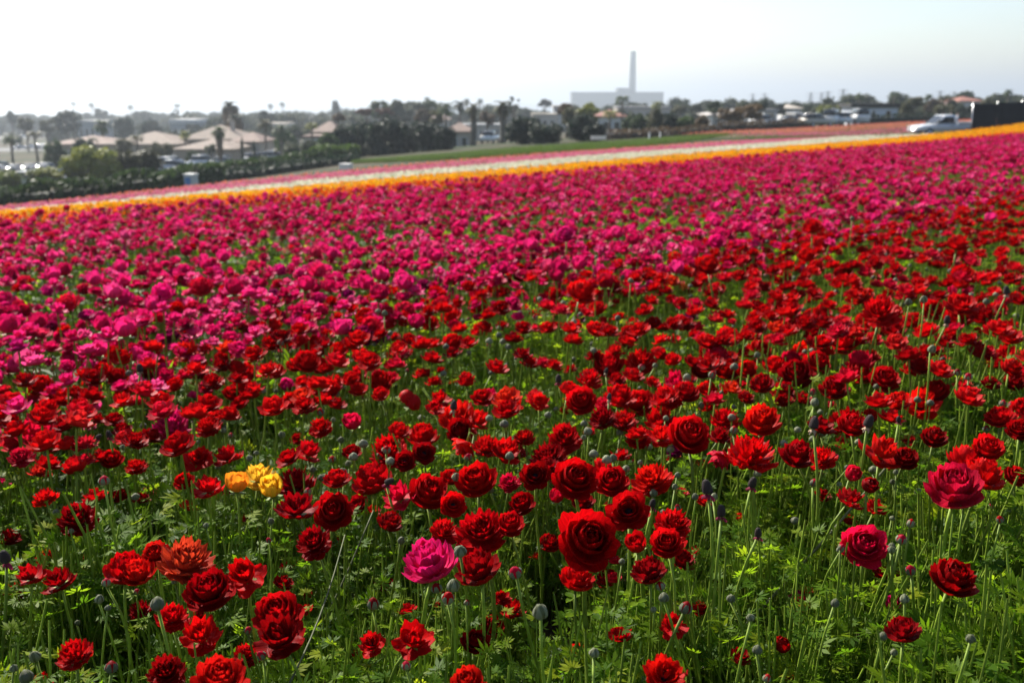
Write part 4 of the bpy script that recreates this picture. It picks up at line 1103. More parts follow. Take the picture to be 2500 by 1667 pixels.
TREES = [
 (225, 364, 126, 90, 'bush', 'yg', "big rounded yellow green shrub beside the car park"), (338, 364, 124, 93, 'bush', 'olive', "big brownish olive shrub against the arcaded building"),
 (172, 384, 56, 90, 'bush', 'dark', "small dark shrub tucked beside the yellow green one"), (20, 415, 95, 84, 'bush', 'lawn', "low yellow green shrub at the lawn by the hedge"), (110, 412, 90, 90, 'bush', 'yg', "low bright shrub before the glinting cars"),
 (835, 314, 80, 112, 'bush', 'dark', "dark evergreen at the lower end of the dense clump"), (882, 306, 84, 116, 'bush', 'dark', "dark evergreen in the dense clump, below the red-brown trees"), (938, 298, 92, 112, 'bush', 'dark', "tall dark evergreen in the middle of the dense clump"),
 (992, 293, 95, 116, 'bush', 'dark', "tallest dark evergreen of the dense clump"), (1042, 298, 95, 112, 'bush', 'dark', "dark rounded evergreen near the peaked house"), (1082, 308, 62, 108, 'bush', 'dark', "dark evergreen ending the clump beside the peaked house"),
 (800, 330, 62, 106, 'bush', 'green', "mid green shrub below the pink-roofed house"), (758, 345, 56, 106, 'bush', 'grey', "grey green shrub between palms and dark clump"), (712, 352, 62, 101, 'bush', 'grey', "greyish shrub behind the low hedge"),
 (1275, 291, 84, 101, 'bush', 'dark', "dark dense shrub beside two shaggy palms"), (1332, 300, 82, 98, 'bush', 'dark', "dark round shrub by the green strip"), (1303, 286, 62, 106, 'bush', 'dark', "dark shrub behind the round ones by the green strip"),
 (1425, 283, 88, 101, 'bush', 'dark', "dark dense shrub in front of the yellowish trees"), (1455, 302, 62, 97, 'bush', 'dark', "low dark shrub near the small white board"), (1395, 258, 66, 130, 'round', 'olive', "olive tree below the power station wall"),
 (1437, 247, 66, 140, 'round', 'yg', "yellow green tree in front of the power station"), (1384, 250, 44, 140, 'round', 'brown', "brownish tree before the power station corner"),
 (823, 270, 46, 170, 'dome', 'brown', "round brown-topped tree beside the pink-roofed house"), (893, 263, 50, 186, 'flat', 'red', "red-brown flat-topped tree above the dark clump"), (938, 262, 50, 190, 'flat', 'red', "second red-brown flat-topped tree above the dark clump"),
 (930, 243, 66, 240, 'round', 'green', "tall green tree rising behind the red-brown crowns"), (972, 240, 74, 240, 'round', 'grey', "tall broad tree in the row behind the dark clump"), (1012, 242, 74, 246, 'dome', 'grey', "tall dome-shaped tree in the row behind the dark clump"),
 (1052, 244, 64, 250, 'round', 'green', "tall tree beside the two slender palms"), (1036, 264, 46, 180, 'round', 'brown', "brownish tree above the dark clump's end"), (1066, 268, 40, 170, 'round', 'olive', "small olive tree before the pink house"), (1190, 268, 46, 170, 'round', 'brown', "brownish tree between the two shaggy palms"),
 (1331, 237, 38, 420, 'dome', 'grey', "lone pale dome-shaped tree against the sea"), (1255, 234, 32, 250, 'wispy', 'grey', "thin wispy tree standing against the sky by the shaggy palm"),
 (1535, 287, 44, 120, 'bush', 'green', "green shrub under the tall slender palm"), (1568, 284, 52, 118, 'bush', 'green', "green shrub in the row above the dry bank"), (1602, 270, 58, 115, 'tall', 'olive', "tall upright olive shrub above the dry bank"), (1640, 281, 54, 118, 'bush', 'dark', "dark shrub behind the upright olive one"),
 (1678, 283, 62, 118, 'bush', 'bright', "bright green shrub in the row above the dry bank"), (1716, 285, 38, 116, 'bush', 'orange', "orange-tinged shrub ending the row"), (1747, 245, 42, 150, 'round', 'green', "green tree beside the long white house"), (1702, 252, 44, 210, 'round', 'grey', "grey green tree behind the bright shrub"),
 (1660, 252, 54, 220, 'dome', 'olive', "broad olive tree beyond the upright shrub"), (1770, 263, 42, 131, 'round', 'orange', "orange-tinged street tree at the end of the white house"), (1802, 258, 48, 130, 'round', 'orange', "orange-tinged street tree before the white house"), (1838, 253, 48, 131, 'round', 'orange', "tallest orange-tinged street tree before the white house"),
 (1862, 243, 32, 150, 'round', 'dark', "dark tree over the white house roof"), (1893, 247, 62, 220, 'dome', 'dark', "broad dark tree behind the white house"), (1938, 250, 46, 230, 'round', 'grey', "grey green tree behind the small white house"),
 (2012, 256, 44, 200, 'round', 'yg', "yellow green tree over the white vans"), (2062, 251, 54, 212, 'round', 'yg', "yellow green tree beside the black-roofed hut"), (1978, 252, 40, 240, 'round', 'green', "green tree between the small house and the vans"),
 (2235, 230, 56, 170, 'dome', 'olive', "broad dark dome-shaped tree over the pickup truck"), (2212, 252, 36, 160, 'bush', 'olive', "olive shrub below the broad dome-shaped tree"), (2330, 240, 44, 190, 'round', 'grey', "grey green tree before the red-roofed house"),
 (2412, 240, 38, 190, 'round', 'olive', "olive tree above the black screen"), (2282, 245, 44, 190, 'bush', 'brown', "brownish shrub behind the pickup truck"), (2452, 246, 54, 200, 'round', 'green', "green tree behind the black screen"), (2150, 251, 54, 230, 'round', 'grey', "grey green tree behind the black-roofed hut"), (2310, 258, 60, 160, 'bush', 'olive', "low olive shrub behind the people"), (2362, 256, 50, 165, 'bush', 'dark', "low dark shrub beside the black screen"),
 (205, 344, 62, 140, 'bush', 'dark', "dark shrub against the low pinkish-roofed building"), (392, 346, 50, 142, 'bush', 'olive', "olive shrub beside the arcade's end wall"), (130, 350, 50, 142, 'bush', 'green', "green shrub at the corner of the pinkish-roofed building"), (470, 372, 40, 140, 'bush', 'green', "small green shrub before the arcade"),
 (300, 338, 46, 152, 'round', 'olive', "olive tree before the long roof's slope"), (512, 350, 34, 146, 'round', 'green', "small green tree before the arcade's tiled roof"), (690, 318, 60, 150, 'bush', 'green', "green shrub mass behind the bushy palm"),
 (160, 268, 74, 300, 'round', 'dark', "dark tree standing out of the far wood"), (60, 285, 46, 280, 'round', 'olive', "olive tree before the far wood"), (112, 290, 40, 280, 'round', 'olive', "pale olive tree beside the dark far one"), (25, 268, 30, 420, 'round', 'grey', "small far tree on the ridge by the bare sky"),
 (300, 292, 70, 300, 'bush', 'dark', "dark far shrubs above the long tiled roof"), (365, 298, 54, 300, 'bush', 'dark', "dark far shrub behind the tiled roof ridge"), (245, 262, 40, 600, 'round', 'grey', "hazy far tree on the wooded ridge"), (345, 266, 60, 600, 'dome', 'grey', "broad hazy far tree on the wooded ridge"),
 (648, 268, 40, 330, 'round', 'dark', "dark round tree behind the slender palms"), (700, 275, 60, 400, 'round', 'grey', "hazy round tree beyond the palms"), (820, 252, 34, 500, 'tall', 'grey', "hazy upright tree far behind the brown one"), (780, 270, 60, 420, 'round', 'grey', "hazy broad tree beyond the pink-roofed house"),
 (480, 272, 60, 420, 'dome', 'grey', "hazy far tree behind the two-storey house"), (430, 268, 26, 450, 'wispy', 'grey', "thin far tree poking out of the ridge"), (870, 280, 50, 260, 'round', 'grey', "hazy tree between the brown and red-brown ones"),
]
for q in TREES:
    tree(*q)

# ------------------------------------------------------------------ palms
def frond_mesh(seed):
    r = random.Random(seed); b = MB(); N = 13
    pts = []; p = Vector((0, 0, 0)); a = R(52); 
    for i in range(N + 1):
        pts.append(p.copy()); p = p + Vector((math.cos(a), 0, math.sin(a))) / N; a -= R(9.5)
    b.tube(pts, [.012 * (1 - i / (N + 2)) for i in range(N + 1)], 3, 0, False, .3)
    for i in range(1, N + 1):
        L = .30 * math.sin(math.pi * (.18 + .78 * i / (N + 1)))
        d = (pts[i] - pts[i - 1]).normalized()
        for sd in (-1, 1):
            q = pts[i]; tip = q + d * L * .6 + Vector((0, sd * L * .8, -L * .35)); t = r.random()
            b.add([q - d * .035, q + d * .035, tip], [(0, 1, 2)], 0, [(0, 0, t)] * 3)
    return b
FR = [frond_mesh(i) for i in range(2)]
def palm_crown(seed, n, droop):
    r = random.Random(seed); b = MB()
    for k in range(n):
        el = r.uniform(-.9 if droop else -.35, .75); az = k * 2.399 + r.uniform(-.2, .2); s = r.uniform(.8, 1.1); f = FR[k % 2]
        m = Matrix.Rotation(az, 3, 'Z') @ Matrix.Rotation(-el + .15, 3, 'Y')
        b.add([m @ Vector(p) * s for p in f.v], f.f, 0, f.a)
    return b.mesh("palm_crown", M['tree_leaf'], smooth=False)
PCROWN = [palm_crown(1, 30, False), palm_crown(2, 34, True)]
def palm_trunk(seed):
    b = MB(); n = 12; r = random.Random(seed)
    b.tube([(.012 * math.sin(i * .6 + seed), .012 * math.cos(i * .5), i / n - .03) for i in range(n + 1)], [.05 * (1.35 - .35 * i / n) * (1.12 if i % 2 else .95) for i in range(n + 1)], 8, 0)
    return b.mesh("palm_trunk", M['palm_bark'])
PTRUNK = [palm_trunk(0), palm_trunk(2)]
def skirt_mesh(seed):
    """dead fronds hanging round the trunk, unit height, hanging down from z=1"""
    r = random.Random(seed); b = MB(); b.lathe([(.35, .0), (.62, .12), (.8, .5), (.95, .85), (.55, 1.0)], 10, 0)
    for k in range(160):
        a = r.uniform(0, 6.28); z = r.uniform(.1, 1); rr = np.interp(z, [0, .5, 1], [.45, .8, 1]); c = Vector((rr * math.cos(a), rr * math.sin(a), z)); t = Vector((-math.sin(a), math.cos(a), 0)) * .09
        b.add([c - t, c + t, Vector((rr * 1.25 * math.cos(a), rr * 1.25 * math.sin(a), z - r.uniform(.12, .3)))], [(0, 1, 2)], 0)
    return b.mesh("dead_skirt", M['palm_dead'], smooth=False)
SKIRT = [skirt_mesh(1)]

def palm(px, top, w, Y, label, col='green', skirt=0.0, thick=1.0, group=None):
    P = at_dist(px, top, Y); gz = g1(P.x, P.y); H = P.z - gz; wid = w * Y / FPX
    r = random.Random(int(px)); fr = wid * .56; hub = H - fr * .55
    o = thing("palm_tree", label, "palm", (P.x, P.y, gz), r.uniform(0, 6.28), group)
    rad = max(.16, .24 * thick) / .05 * .8
    link("trunk", r.choice(PTRUNK), o, None, None, (rad, rad, hub))
    c = TC[col]; link("crown", PCROWN[1 if skirt else r.randrange(2)], o, (0, 0, hub), None, fr, c)
    if skirt:
        sh = H * skirt; link("dead_skirt", SKIRT[0], o, (0, 0, hub - sh * .97), None, (wid * .2 * (1.75 if col == 'dark' else 1), wid * .2 * (1.75 if col == 'dark' else 1), sh))
    return o
PALMS = [
 (560, 244, 54, 190, "tallest shaggy palm behind the two-storey tiled house", 'dark', .5, 1.5), (574, 276, 50, 186, "shaggy palm half merged with the tallest one", 'dark', .55, 1.5), (533, 306, 46, 128, "palm with a dark thick trunk before the arcade", 'green', .62, .75),
 (247, 290, 54, 185, "palm rising over the long tiled roof", 'green', 0, .8), (83, 316, 46, 150, "palm beside the glinting car park", 'olive', 0, .8), (24, 326, 50, 150, "palm over the grey van at the car park", 'green', 0, .8), (333, 326, 40, 150, "small palm before the long roof's peak", 'olive', 0, .7),
 (450, 317, 34, 165, "small palm beside the two-storey house wall", 'yg', 0, .7), (223, 332, 38, 150, "small palm behind the yellow green shrub", 'olive', 0, .7), (645, 288, 48, 150, "slender palm at the glinting parked cars", 'olive', 0, .7), (684, 302, 54, 145, "bushy palm beside the slender one", 'green', 0, .8),
 (1088, 248, 48, 160, "slender palm above the peaked house", 'green', 0, .7), (1122, 244, 46, 165, "palm behind the peaked house beside another", 'grey', 0, .7), (1155, 250, 46, 130, "thick shaggy palm beside the peaked house", 'olive', .34, 1.7), (1228, 243, 58, 130, "thick shaggy palm by the dark shrub", 'olive', .34, 1.7),
 (1520, 230, 42, 170, "tall slender palm standing before the power station", 'green', 0, .7), (1603, 246, 32, 205, "small palm at the power station's far corner", 'yg', 0, .6), (2100, 229, 28, 200, "palm above the black-roofed hut", 'green', 0, .7), (2184, 221, 28, 190, "tall palm between the hut and the broad dome tree", 'green', 0, .6),
 (2464, 217, 26, 170, "palm rising above the black screen", 'green', 0, .6), (2268, 229, 28, 192, "palm beside the broad dome-shaped tree", 'green', 0, .6), (2306, 232, 34, 190, "bushy palm before the red-roofed house", 'olive', 0, .6), (1490, 266, 42, 150, "yellowish palm by the small red-roofed house", 'yg', 0, .7), (760, 296, 36, 160, "yellow palm beside the pink-roofed house", 'yg', 0, .7),
 (178, 248, 18, 900, "far thin palm on the ridge against the sky", 'grey', 0, 1.8), (222, 250, 20, 900, "far paired palm on the ridge against the sky", 'grey', 0, 1.8), (318, 255, 20, 900, "far palm alone on the ridge", 'grey', 0, 1.8), (432, 252, 20, 800, "far palm above the tiled houses", 'grey', 0, 1.8), (660, 252, 20, 900, "far thin palm above the slender palms", 'grey', 0, 1.8), (688, 248, 20, 900, "far tall palm beyond the pink-roofed house", 'grey', 0, 1.8),
 (1043, 236, 20, 420, "far palm peeping over the tall tree row", 'grey', 0, 1.8), (1140, 240, 20, 500, "far palm beyond the shaggy palm", 'grey', 0, 1.8), (1172, 240, 20, 500, "far palm between the shaggy palms", 'grey', 0, 1.8),
]
for q in PALMS: palm(*q)
for px, lab in ((590, "dark pencil cypress at the corner of the tiled wing"), (620, "dark pencil cypress beside the glinting cars")):
    tree(px, 340 if px == 590 else 350, 12, 140, 'tall', 'dark', lab, name="cypress")

# ------------------------------------------------------------------ far wood
def far_wood(name, label, cells, seed):
    r = np.random.default_rng(seed); P = []; S = []
    for (px0, px1, Y0, Y1, n, hmin, hmax) in cells:
        for k in range(n):
            Y = math.exp(r.uniform(math.log(Y0), math.log(Y1))); px = r.uniform(px0, px1); x = (px - 1250) / FPX * Y * .985
            P.append((x, Y, g1(x, Y) - .5)); S.append(r.uniform(hmin, hmax) * .5)
    n = len(P); rot = np.zeros((n, 3)); rot[:, 2] = r.uniform(0, 6.28, n)
    ms = []
    for kd in ('bush', 'round', 'dome'):
        for i in range(2):
            me = CROWN[kd][i].copy(); me.materials.clear(); me.materials.append(M['wood_leaf']); ms.append(me)
    return scatter(name, P, rot, S, r.integers(0, len(ms), n), ms, label, "trees")
M['wood_leaf'] = leaf_material("wood_leaf", [(0.15, (.022, .034, .016)), (0.5, (.045, .06, .026)), (0.8, (.075, .08, .035)), (1, (.09, .075, .04))], fac=.25, rough=.7, spec=.15, scale=.5)
far_wood("far_wood", "hazy belt of far trees between the town and the sea", [
    (-300, 450, 560, 800, 240, 7, 11), (-300, 450, 330, 420, 26, 5, 8), (450, 900, 330, 700, 200, 7, 11), (-300, 1000, 700, 1500, 500, 10, 15), (900, 1500, 350, 1300, 300, 7, 12), (1450, 2100, 320, 900, 260, 7, 11), (2000, 2800, 250, 700, 230, 6, 9), (420, 800, 210, 330, 40, 4, 7), (1400, 2600, 190, 300, 60, 3, 6)], 3)

# ------------------------------------------------------------------ hedges
def hedge(pts, height, width, colr, label, n_per_m=260):
    """clipped hedge along a ground line (pixel x, distance)"""
    r = random.Random(int(pts[0][0] + 31)); W = []
    for (px, Y) in pts:
        x = (px - 1250) / FPX * Y * .99; W.append(Vector((x, Y, g1(x, Y))))
    o = thing("hedge", label, "hedge", W[0])
    b = MB(); core = MB()
    for a, c in zip(W[:-1], W[1:]):
        L = (c - a).length; d = (c - a).normalized(); sd = Vector((-d.y, d.x, 0)).normalized()
        hs = [height * (.8 + .12 * math.sin(i * 1.7)) for i in range(2)]
        for k in range(int(L * n_per_m)):
            s = r.random(); base = a.lerp(c, s); wob = 1 + .10 * math.sin(base.x * 1.3) + .06 * math.sin(base.x * 3.1 + 1)
            u = r.uniform(-1, 1); z = height * wob * (1 - abs(u) ** 4 * .25); f = r.random()
            if f < .5: p = base + sd * u * width * .5 + Vector((0, 0, z + r.gauss(0, .06)))
            else: p = base + sd * width * .5 * (1 if r.random() < .5 else -1) * r.uniform(.85, 1.1) + Vector((0, 0, r.uniform(0, z)))
            n = Vector((r.gauss(0, 1), r.gauss(0, 1), r.gauss(0, 1))).normalized(); q = n.orthogonal().normalized(); v = n.cross(q); e = r.uniform(.1, .24)
            p = p - W[0]; t = r.random()
            b.add([p - q * e, p + v * e * .6, p + q * e, p - v * e * .6], [(0, 1, 2, 3)], 0, [(0, 0, t)] * 4)
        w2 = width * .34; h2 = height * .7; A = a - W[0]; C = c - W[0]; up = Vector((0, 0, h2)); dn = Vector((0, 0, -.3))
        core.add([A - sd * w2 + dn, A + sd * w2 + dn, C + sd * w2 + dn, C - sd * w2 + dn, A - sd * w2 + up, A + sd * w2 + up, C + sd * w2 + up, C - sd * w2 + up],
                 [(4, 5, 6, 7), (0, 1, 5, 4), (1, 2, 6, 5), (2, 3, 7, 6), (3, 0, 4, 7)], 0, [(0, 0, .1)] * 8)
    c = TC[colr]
    link("inner_core", core.mesh("hedge_core", M['tree_leaf'], smooth=False), o, color=[q * .6 for q in c])  # solid core inside the hedge, its leaf colour darkened
    link("leaves", b.mesh("hedge_leaves", M['tree_leaf'], smooth=False), o, color=c)
hedge([(-150, 58), (120, 60), (250, 62), (370, 64)], 1.75, 2.0, 'green', "long dark clipped hedge along the foot of the flower field")
hedge([(362, 70), (450, 74), (530, 78)], 1.4, 1.6, 'green', "dark hedge before the arcade's parked cars")
hedge([(478, 84), (560, 86), (700, 92)], 1.15, 2.0, 'green', "tall rough hedge running towards the dark evergreens")
hedge([(696, 92), (735, 94), (772, 96)], 1.3, 1.8, 'green', "rough green hedge piece between the grey shrub and the bright hedge")
hedge([(768, 96), (820, 98), (868, 100)], 1.5, 1.6, 'bright', "short bright green clipped hedge before the dark evergreens")
hedge([(2094, 142), (2240, 146), (2385, 150)], 1.2, 1.4, 'dark', "dark hedge behind the salmon strip, below the black-roofed hut", 60)
hedge([(1760, 118), (1850, 124), (1960, 128)], 1.0, 1.8, 'brown', "dry brown scrub row below the white house", 60)
hedge([(1480, 104), (1560, 106), (1740, 112)], .8, 2.2, 'brown', "dry brown scrub along the bank under the green shrubs", 60)
hedge([(530, 80), (650, 82), (760, 86), (862, 92)], .75, 1.6, 'dark', "low dark weeds along the dirt edge of the field", 60)

# ------------------------------------------------------------------ paving
def patch(name, label, corners, mat, lift=.02, kind="structure", n=24):
    """sheet laid on the ground between two lines of (pixel x, distance)"""
    (a, b), (c, d) = corners
    v = []; f = []
    w = lambda q: Vector(((q[0] - 1250) / FPX * q[1] * .99, q[1], 0))
    for i in range(n + 1):
        for j in range(n + 1):
            p = w(a).lerp(w(b), i / n).lerp(w(c).lerp(w(d), i / n), j / n); v.append((p.x, p.y, g1(p.x, p.y) + lift))
    for i in range(n):
        for j in range(n): f.append((i * (n + 1) + j, (i + 1) * (n + 1) + j, (i + 1) * (n + 1) + j + 1, i * (n + 1) + j + 1))
    me = mesh_np(name, v, f, True); setmat(me, mat)
    o = link(name, me); o["kind"] = kind; o["label"] = label; o["category"] = name.split("_")[-1]
M['asphalt'] = plain_material("asphalt", (.055, .055, .057), .85, .25, .8)
M['dirt'] = plain_material("dirt", (.22, .155, .10), .95, .25, .6)
patch("parking_lot", "grey asphalt car park beside the tiled buildings", (((-120, 94), (160, 94)), ((-60, 140), (190, 140))), M['asphalt'], .03)
patch("parking_lot", "asphalt car park in front of the arcade", (((330, 98), (720, 104)), ((345, 146), (720, 150))), M['asphalt'], .03)
patch("parking_lot", "far asphalt car park behind the long roof", (((-60, 470), (440, 470)), ((-30, 540), (440, 540))), M['asphalt'], .04)
patch("parking_lot", "asphalt car park between the near cars and the far ones", (((-60, 285), (230, 285)), ((-40, 325), (240, 325))), M['asphalt'], .04)
patch("dirt_path", "pale dirt track along the far edge of the flower field", (((520, 50), (900, 54)), ((520, 52.5), (880, 58))), M['dirt'], .03)
patch("dirt_path", "dusty track between the flowers and the dry scrub", (((1150, 78), (1990, 92)), ((1150, 82), (1990, 99))), M['dirt'], .03)

# ================================================================== buildings
def glass_material():
    m, nt, nodes, links, b, out = new_mat("window_glass")
    b.inputs["Base Color"].default_value = (.02, .025, .03, 1); b.inputs["Roughness"].default_value = .08; b.inputs["Specular IOR Level"].default_value = .7
    return m
M['glass'] = glass_material()
M['stucco'] = plain_material("stucco", (1, 1, 1), .9, .08, .6, use_color=True, bump=.15, bscale=20)
def tile_roof_material():
    m, nt, nodes, links, b, out = new_mat("clay_tiles")
    tc = nodes.new("ShaderNodeTexCoord"); nz = nodes.new("ShaderNodeTexNoise"); nz.inputs["Scale"].default_value = 1.2; nz.inputs["Detail"].default_value = 6
    links.new(tc.outputs["Object"], nz.inputs["Vector"])
    rp = ramp_node(nodes, [(.3, (.75, .75, .75)), (.7, (1.15, 1.1, 1.05))]); links.new(nz.outputs[0], rp.inputs[0])
    oi = nodes.new("ShaderNodeObjectInfo"); mul = nodes.new("ShaderNodeMix"); mul.data_type = 'RGBA'; mul.blend_type = 'MULTIPLY'; mul.inputs[0].default_value = 1
    links.new(rp.outputs[0], mul.inputs[6]); links.new(oi.outputs["Color"], mul.inputs[7]); links.new(mul.outputs[2], b.inputs["Base Color"])
    wv = nodes.new("ShaderNodeTexWave"); wv.inputs["Scale"].default_value = 1.6; links.new(tc.outputs["Object"], wv.inputs["Vector"])
    bp = nodes.new("ShaderNodeBump"); bp.inputs["Strength"].default_value = .5; bp.inputs["Distance"].default_value = .08; links.new(wv.outputs["Fac"], bp.inputs["Height"]); links.new(bp.outputs[0], b.inputs["Normal"])
    b.inputs["Roughness"].default_value = .8
    return m
M['tiles'] = tile_roof_material()
M['trim'] = plain_material("trim_paint", (.72, .70, .66), .6, .06)
CREAM, WHITE, PALE, GREY = (.42, .35, .27), (.58, .58, .58), (.46, .41, .35), (.32, .33, .34)
TILE, PINKTILE, REDTILE = (.19, .14, .108), (.19, .122, .095), (.25, .09, .06)

def window_part(parent, x0, x1, z0, z1, arch=False, name="window"):
    """window set in the front wall: trim round a dark pane"""
    t = .09
    f = MB(); f.smooth = False
    f.box(x0 - t, x0, -.07, .04, z0 - t, z1 + t); f.box(x1, x1 + t, -.07, .04, z0 - t, z1 + t); f.box(x0, x1, -.07, .04, z1, z1 + t); f.box(x0, x1, -.07, .04, z0 - t, z0)
    o = link(name, f.mesh(name, M['trim']), parent)
    p = MB(); p.smooth = False
    if arch:
        n = 8; cx = (x0 + x1) / 2; rr = (x1 - x0) / 2; zc = z1 - rr * .8; vs = [(x0, -.03, z0), (x1, -.03, z0)] + [(cx + rr * math.cos(math.pi * i / n), -.03, zc + rr * .8 * math.sin(math.pi * i / n)) for i in range(n + 1)]
        p.add(vs, [tuple(range(len(vs)))])
    else:
        p.add([(x0, -.03, z0), (x1, -.03, z0), (x1, -.03, z1), (x0, -.03, z1)], [(0, 1, 2, 3)])
    link("pane", p.mesh("pane", M['glass']), o)  # in archways and open fronts this dark sheet stands for the shade inside

def building(label, px0, px1, Y, eave, ridge, depth, wall=CREAM, roofc=TILE, roof='hip', wins=(), turn=0.0, name="tiled_house", arch=False, over=.5, cat="house", chimney=False):
    A = at_dist(px0, eave, Y); B = at_dist(px1, eave, Y); cx = (A.x + B.x) / 2; w = (B.x - A.x)
    gz = min(g1(A.x, Y), g1(B.x, Y), g1(cx, Y + depth)); h = A.z - gz; rz = at_dist(px0, ridge, Y + depth / 2).z - gz
    o = thing(name, label, cat, (cx, Y, gz), turn)
    b = MB(); b.smooth = False; b.box(-w / 2, w / 2, 0, depth, -.4, h); link("wall", b.mesh("wall", M['stucco']), o, color=wall)
    x0, x1, y0, y1 = -w / 2 - over, w / 2 + over, -over, depth + over
    r = MB(); r.smooth = False
    if roof == 'flat':
        r.box(x0 + over * .6, x1 - over * .6, y0 + over * .6, y1 - over * .6, h + .003, max(rz, h + .3))
    else:
        e = min((x1 - x0) / 2 - .05, (y1 - y0) / 2) if roof == 'hip' else 0.0
        ym = (y0 + y1) / 2; zt = max(rz, h + .8)
        v = [(x0, y0, h), (x1, y0, h), (x1, y1, h), (x0, y1, h), (x0 + e, ym, zt), (x1 - e, ym, zt), (x0, y0, h - .18), (x1, y0, h - .18), (x1, y1, h - .18), (x0, y1, h - .18)]
        r.add(v, [(0, 1, 5, 4), (1, 2, 5), (2, 3, 4, 5), (3, 0, 4), (6, 7, 1, 0), (7, 8, 2, 1), (8, 9, 3, 2), (9, 6, 0, 3), (9, 8, 7, 6)])
        if roof == 'gable':
            pass
    ro = link("roof", r.mesh("roof", M['tiles']), o, color=roofc)
    if chimney:
        c = MB(); c.smooth = False; c.box(w * .2, w * .2 + .7, depth * .4, depth * .4 + .6, h, max(rz, h + .8) + .6); link("chimney", c.mesh("chimney", M['stucco']), ro, color=wall)
    for (f0, f1, g0, g1_) in wins:
        window_part(o, -w / 2 + f0 * w, -w / 2 + f1 * w, g0 * h, g1_ * h, arch, "archway" if arch else "window")
    return o
W3 = [(.12, .26, .35, .75), (.42, .56, .35, .75), (.72, .86, .35, .75)]
building("low pale building with a pinkish tiled roof behind the car park", 119, 268, 172, 352, 331, 12, CREAM, PINKTILE, 'hip', [(.1 + .22 * i, .2 + .22 * i, .25, .7) for i in range(4)])
building("long cream building with a peaked tiled roof behind the yellow green shrub", 262, 430, 166, 352, 321, 13, CREAM, TILE, 'hip', [(.55, .62, .2, .75), (.70, .78, .2, .75), (.86, .93, .2, .75)])
building("cream arcaded building with three dark arches and a tiled hip roof", 428, 568, 150, 364, 339, 11, CREAM, TILE, 'hip', [(.21, .38, .02, .70), (.47, .64, .02, .70), (.81, .94, .02, .70)], arch=True, chimney=False)
building("two-storey cream house with a tiled roof behind the arcade", 444, 588, 172, 340, 305, 12, PALE, TILE, 'hip', [(.72, .8, .62, .82), (.3, .38, .62, .82)], chimney=True)
building("tiled wing beside the cypress trees", 566, 634, 160, 346, 322, 9, PALE, PINKTILE, 'hip', [(.3, .5, .2, .6)])
building("pink-roofed house beside the yellow palm", 764, 826, 176, 322, 296, 9, PALE, PINKTILE, 'hip', W3)
building("small wing with pale wall below the pink-roofed house", 740, 800, 160, 338, 330, 7, WHITE, PINKTILE, 'flat', [(.4, .6, .3, .7)])
building("peaked house with two dark doorways beside the shaggy palm", 1090, 1150, 138, 321, 299, 5, PALE, PINKTILE, 'hip', [(.22, .42, .02, .62), (.62, .82, .02, .62)])
building("pink-roofed house half hidden by palms", 1048, 1092, 220, 292, 276, 8, PALE, PINKTILE, 'hip', W3)
building("low white flat building behind the two shaggy palms", 1130, 1230, 190, 308, 303, 8, PALE, GREY, 'flat', W3, name="flat_building", cat="building")
building("beige flat-roofed building beside the lone dome tree", 1300, 1362, 240, 281, 277, 9, PALE, (.5, .45, .38), 'flat', W3, name="flat_building", cat="building")
building("small white house with a red roof under the slender palm", 1461, 1526, 170, 284, 268, 7, WHITE, REDTILE, 'hip', [(.2, .4, .3, .7), (.6, .8, .3, .7)])
building("long pale flat building below the power station", 1508, 1636, 235, 264, 260, 10, PALE, GREY, 'flat', [(.05 + .16 * i, .15 + .16 * i, .55, .8) for i in range(6)], name="flat_building", cat="building")
building("long white house behind the orange-tinged street trees", 1736, 1862, 160, 280, 268, 9, WHITE, (.45, .42, .40), 'hip', [(.1, .2, .3, .7), (.3, .4, .3, .7), (.55, .65, .3, .7)])
building("white shed with a dark open front beside the long white house", 1866, 1898, 152, 272, 268, 6, WHITE, GREY, 'flat', [(.2, .8, .45, .9)], name="shed", cat="shed")
building("small white house among the far yellow green trees", 1912, 1956, 222, 265, 260, 7, WHITE, PALE, 'hip', W3)
building("white hut with a black overhanging roof", 2082, 2192, 150, 263, 253, 5, (.62, .65, .70), (.012, .012, .014), 'flat', [(.44, .5, .05, .8), (.75, .85, .4, .8)], name="hut", cat="hut", over=.9)
building("red-roofed house above the black screen", 2346, 2398, 222, 247, 236, 9, WHITE, REDTILE, 'hip', W3)
building("grey far building among hazy trees beyond the long roof", 188, 234, 335, 300, 294, 14, GREY, GREY, 'flat', W3, name="flat_building", cat="building")
building("far pale building behind the two-storey tiled house", 415, 478, 335, 302, 291, 14, GREY, WHITE, 'flat', W3, name="flat_building", cat="building")
building("far grey building over the glinting cars by the palms", 640, 700, 330, 305, 300, 12, GREY, PALE, 'flat', W3, name="flat_building", cat="building")
building("pale low building beside the pale sea-side tree", 1352, 1396, 330, 262, 258, 12, GREY, PALE, 'flat', W3, name="flat_building", cat="building")
building("small tan house among brown trees near the red-roofed house", 2300, 2326, 200, 256, 248, 6, PALE, PINKTILE, 'hip', [(.3, .6, .3, .7)])
building("dark red garage beside the parked white vans", 1944, 1968, 150, 281, 276, 5, (.12, .05, .045), GREY, 'flat', [(.2, .8, .05, .7)], name="garage", cat="garage")

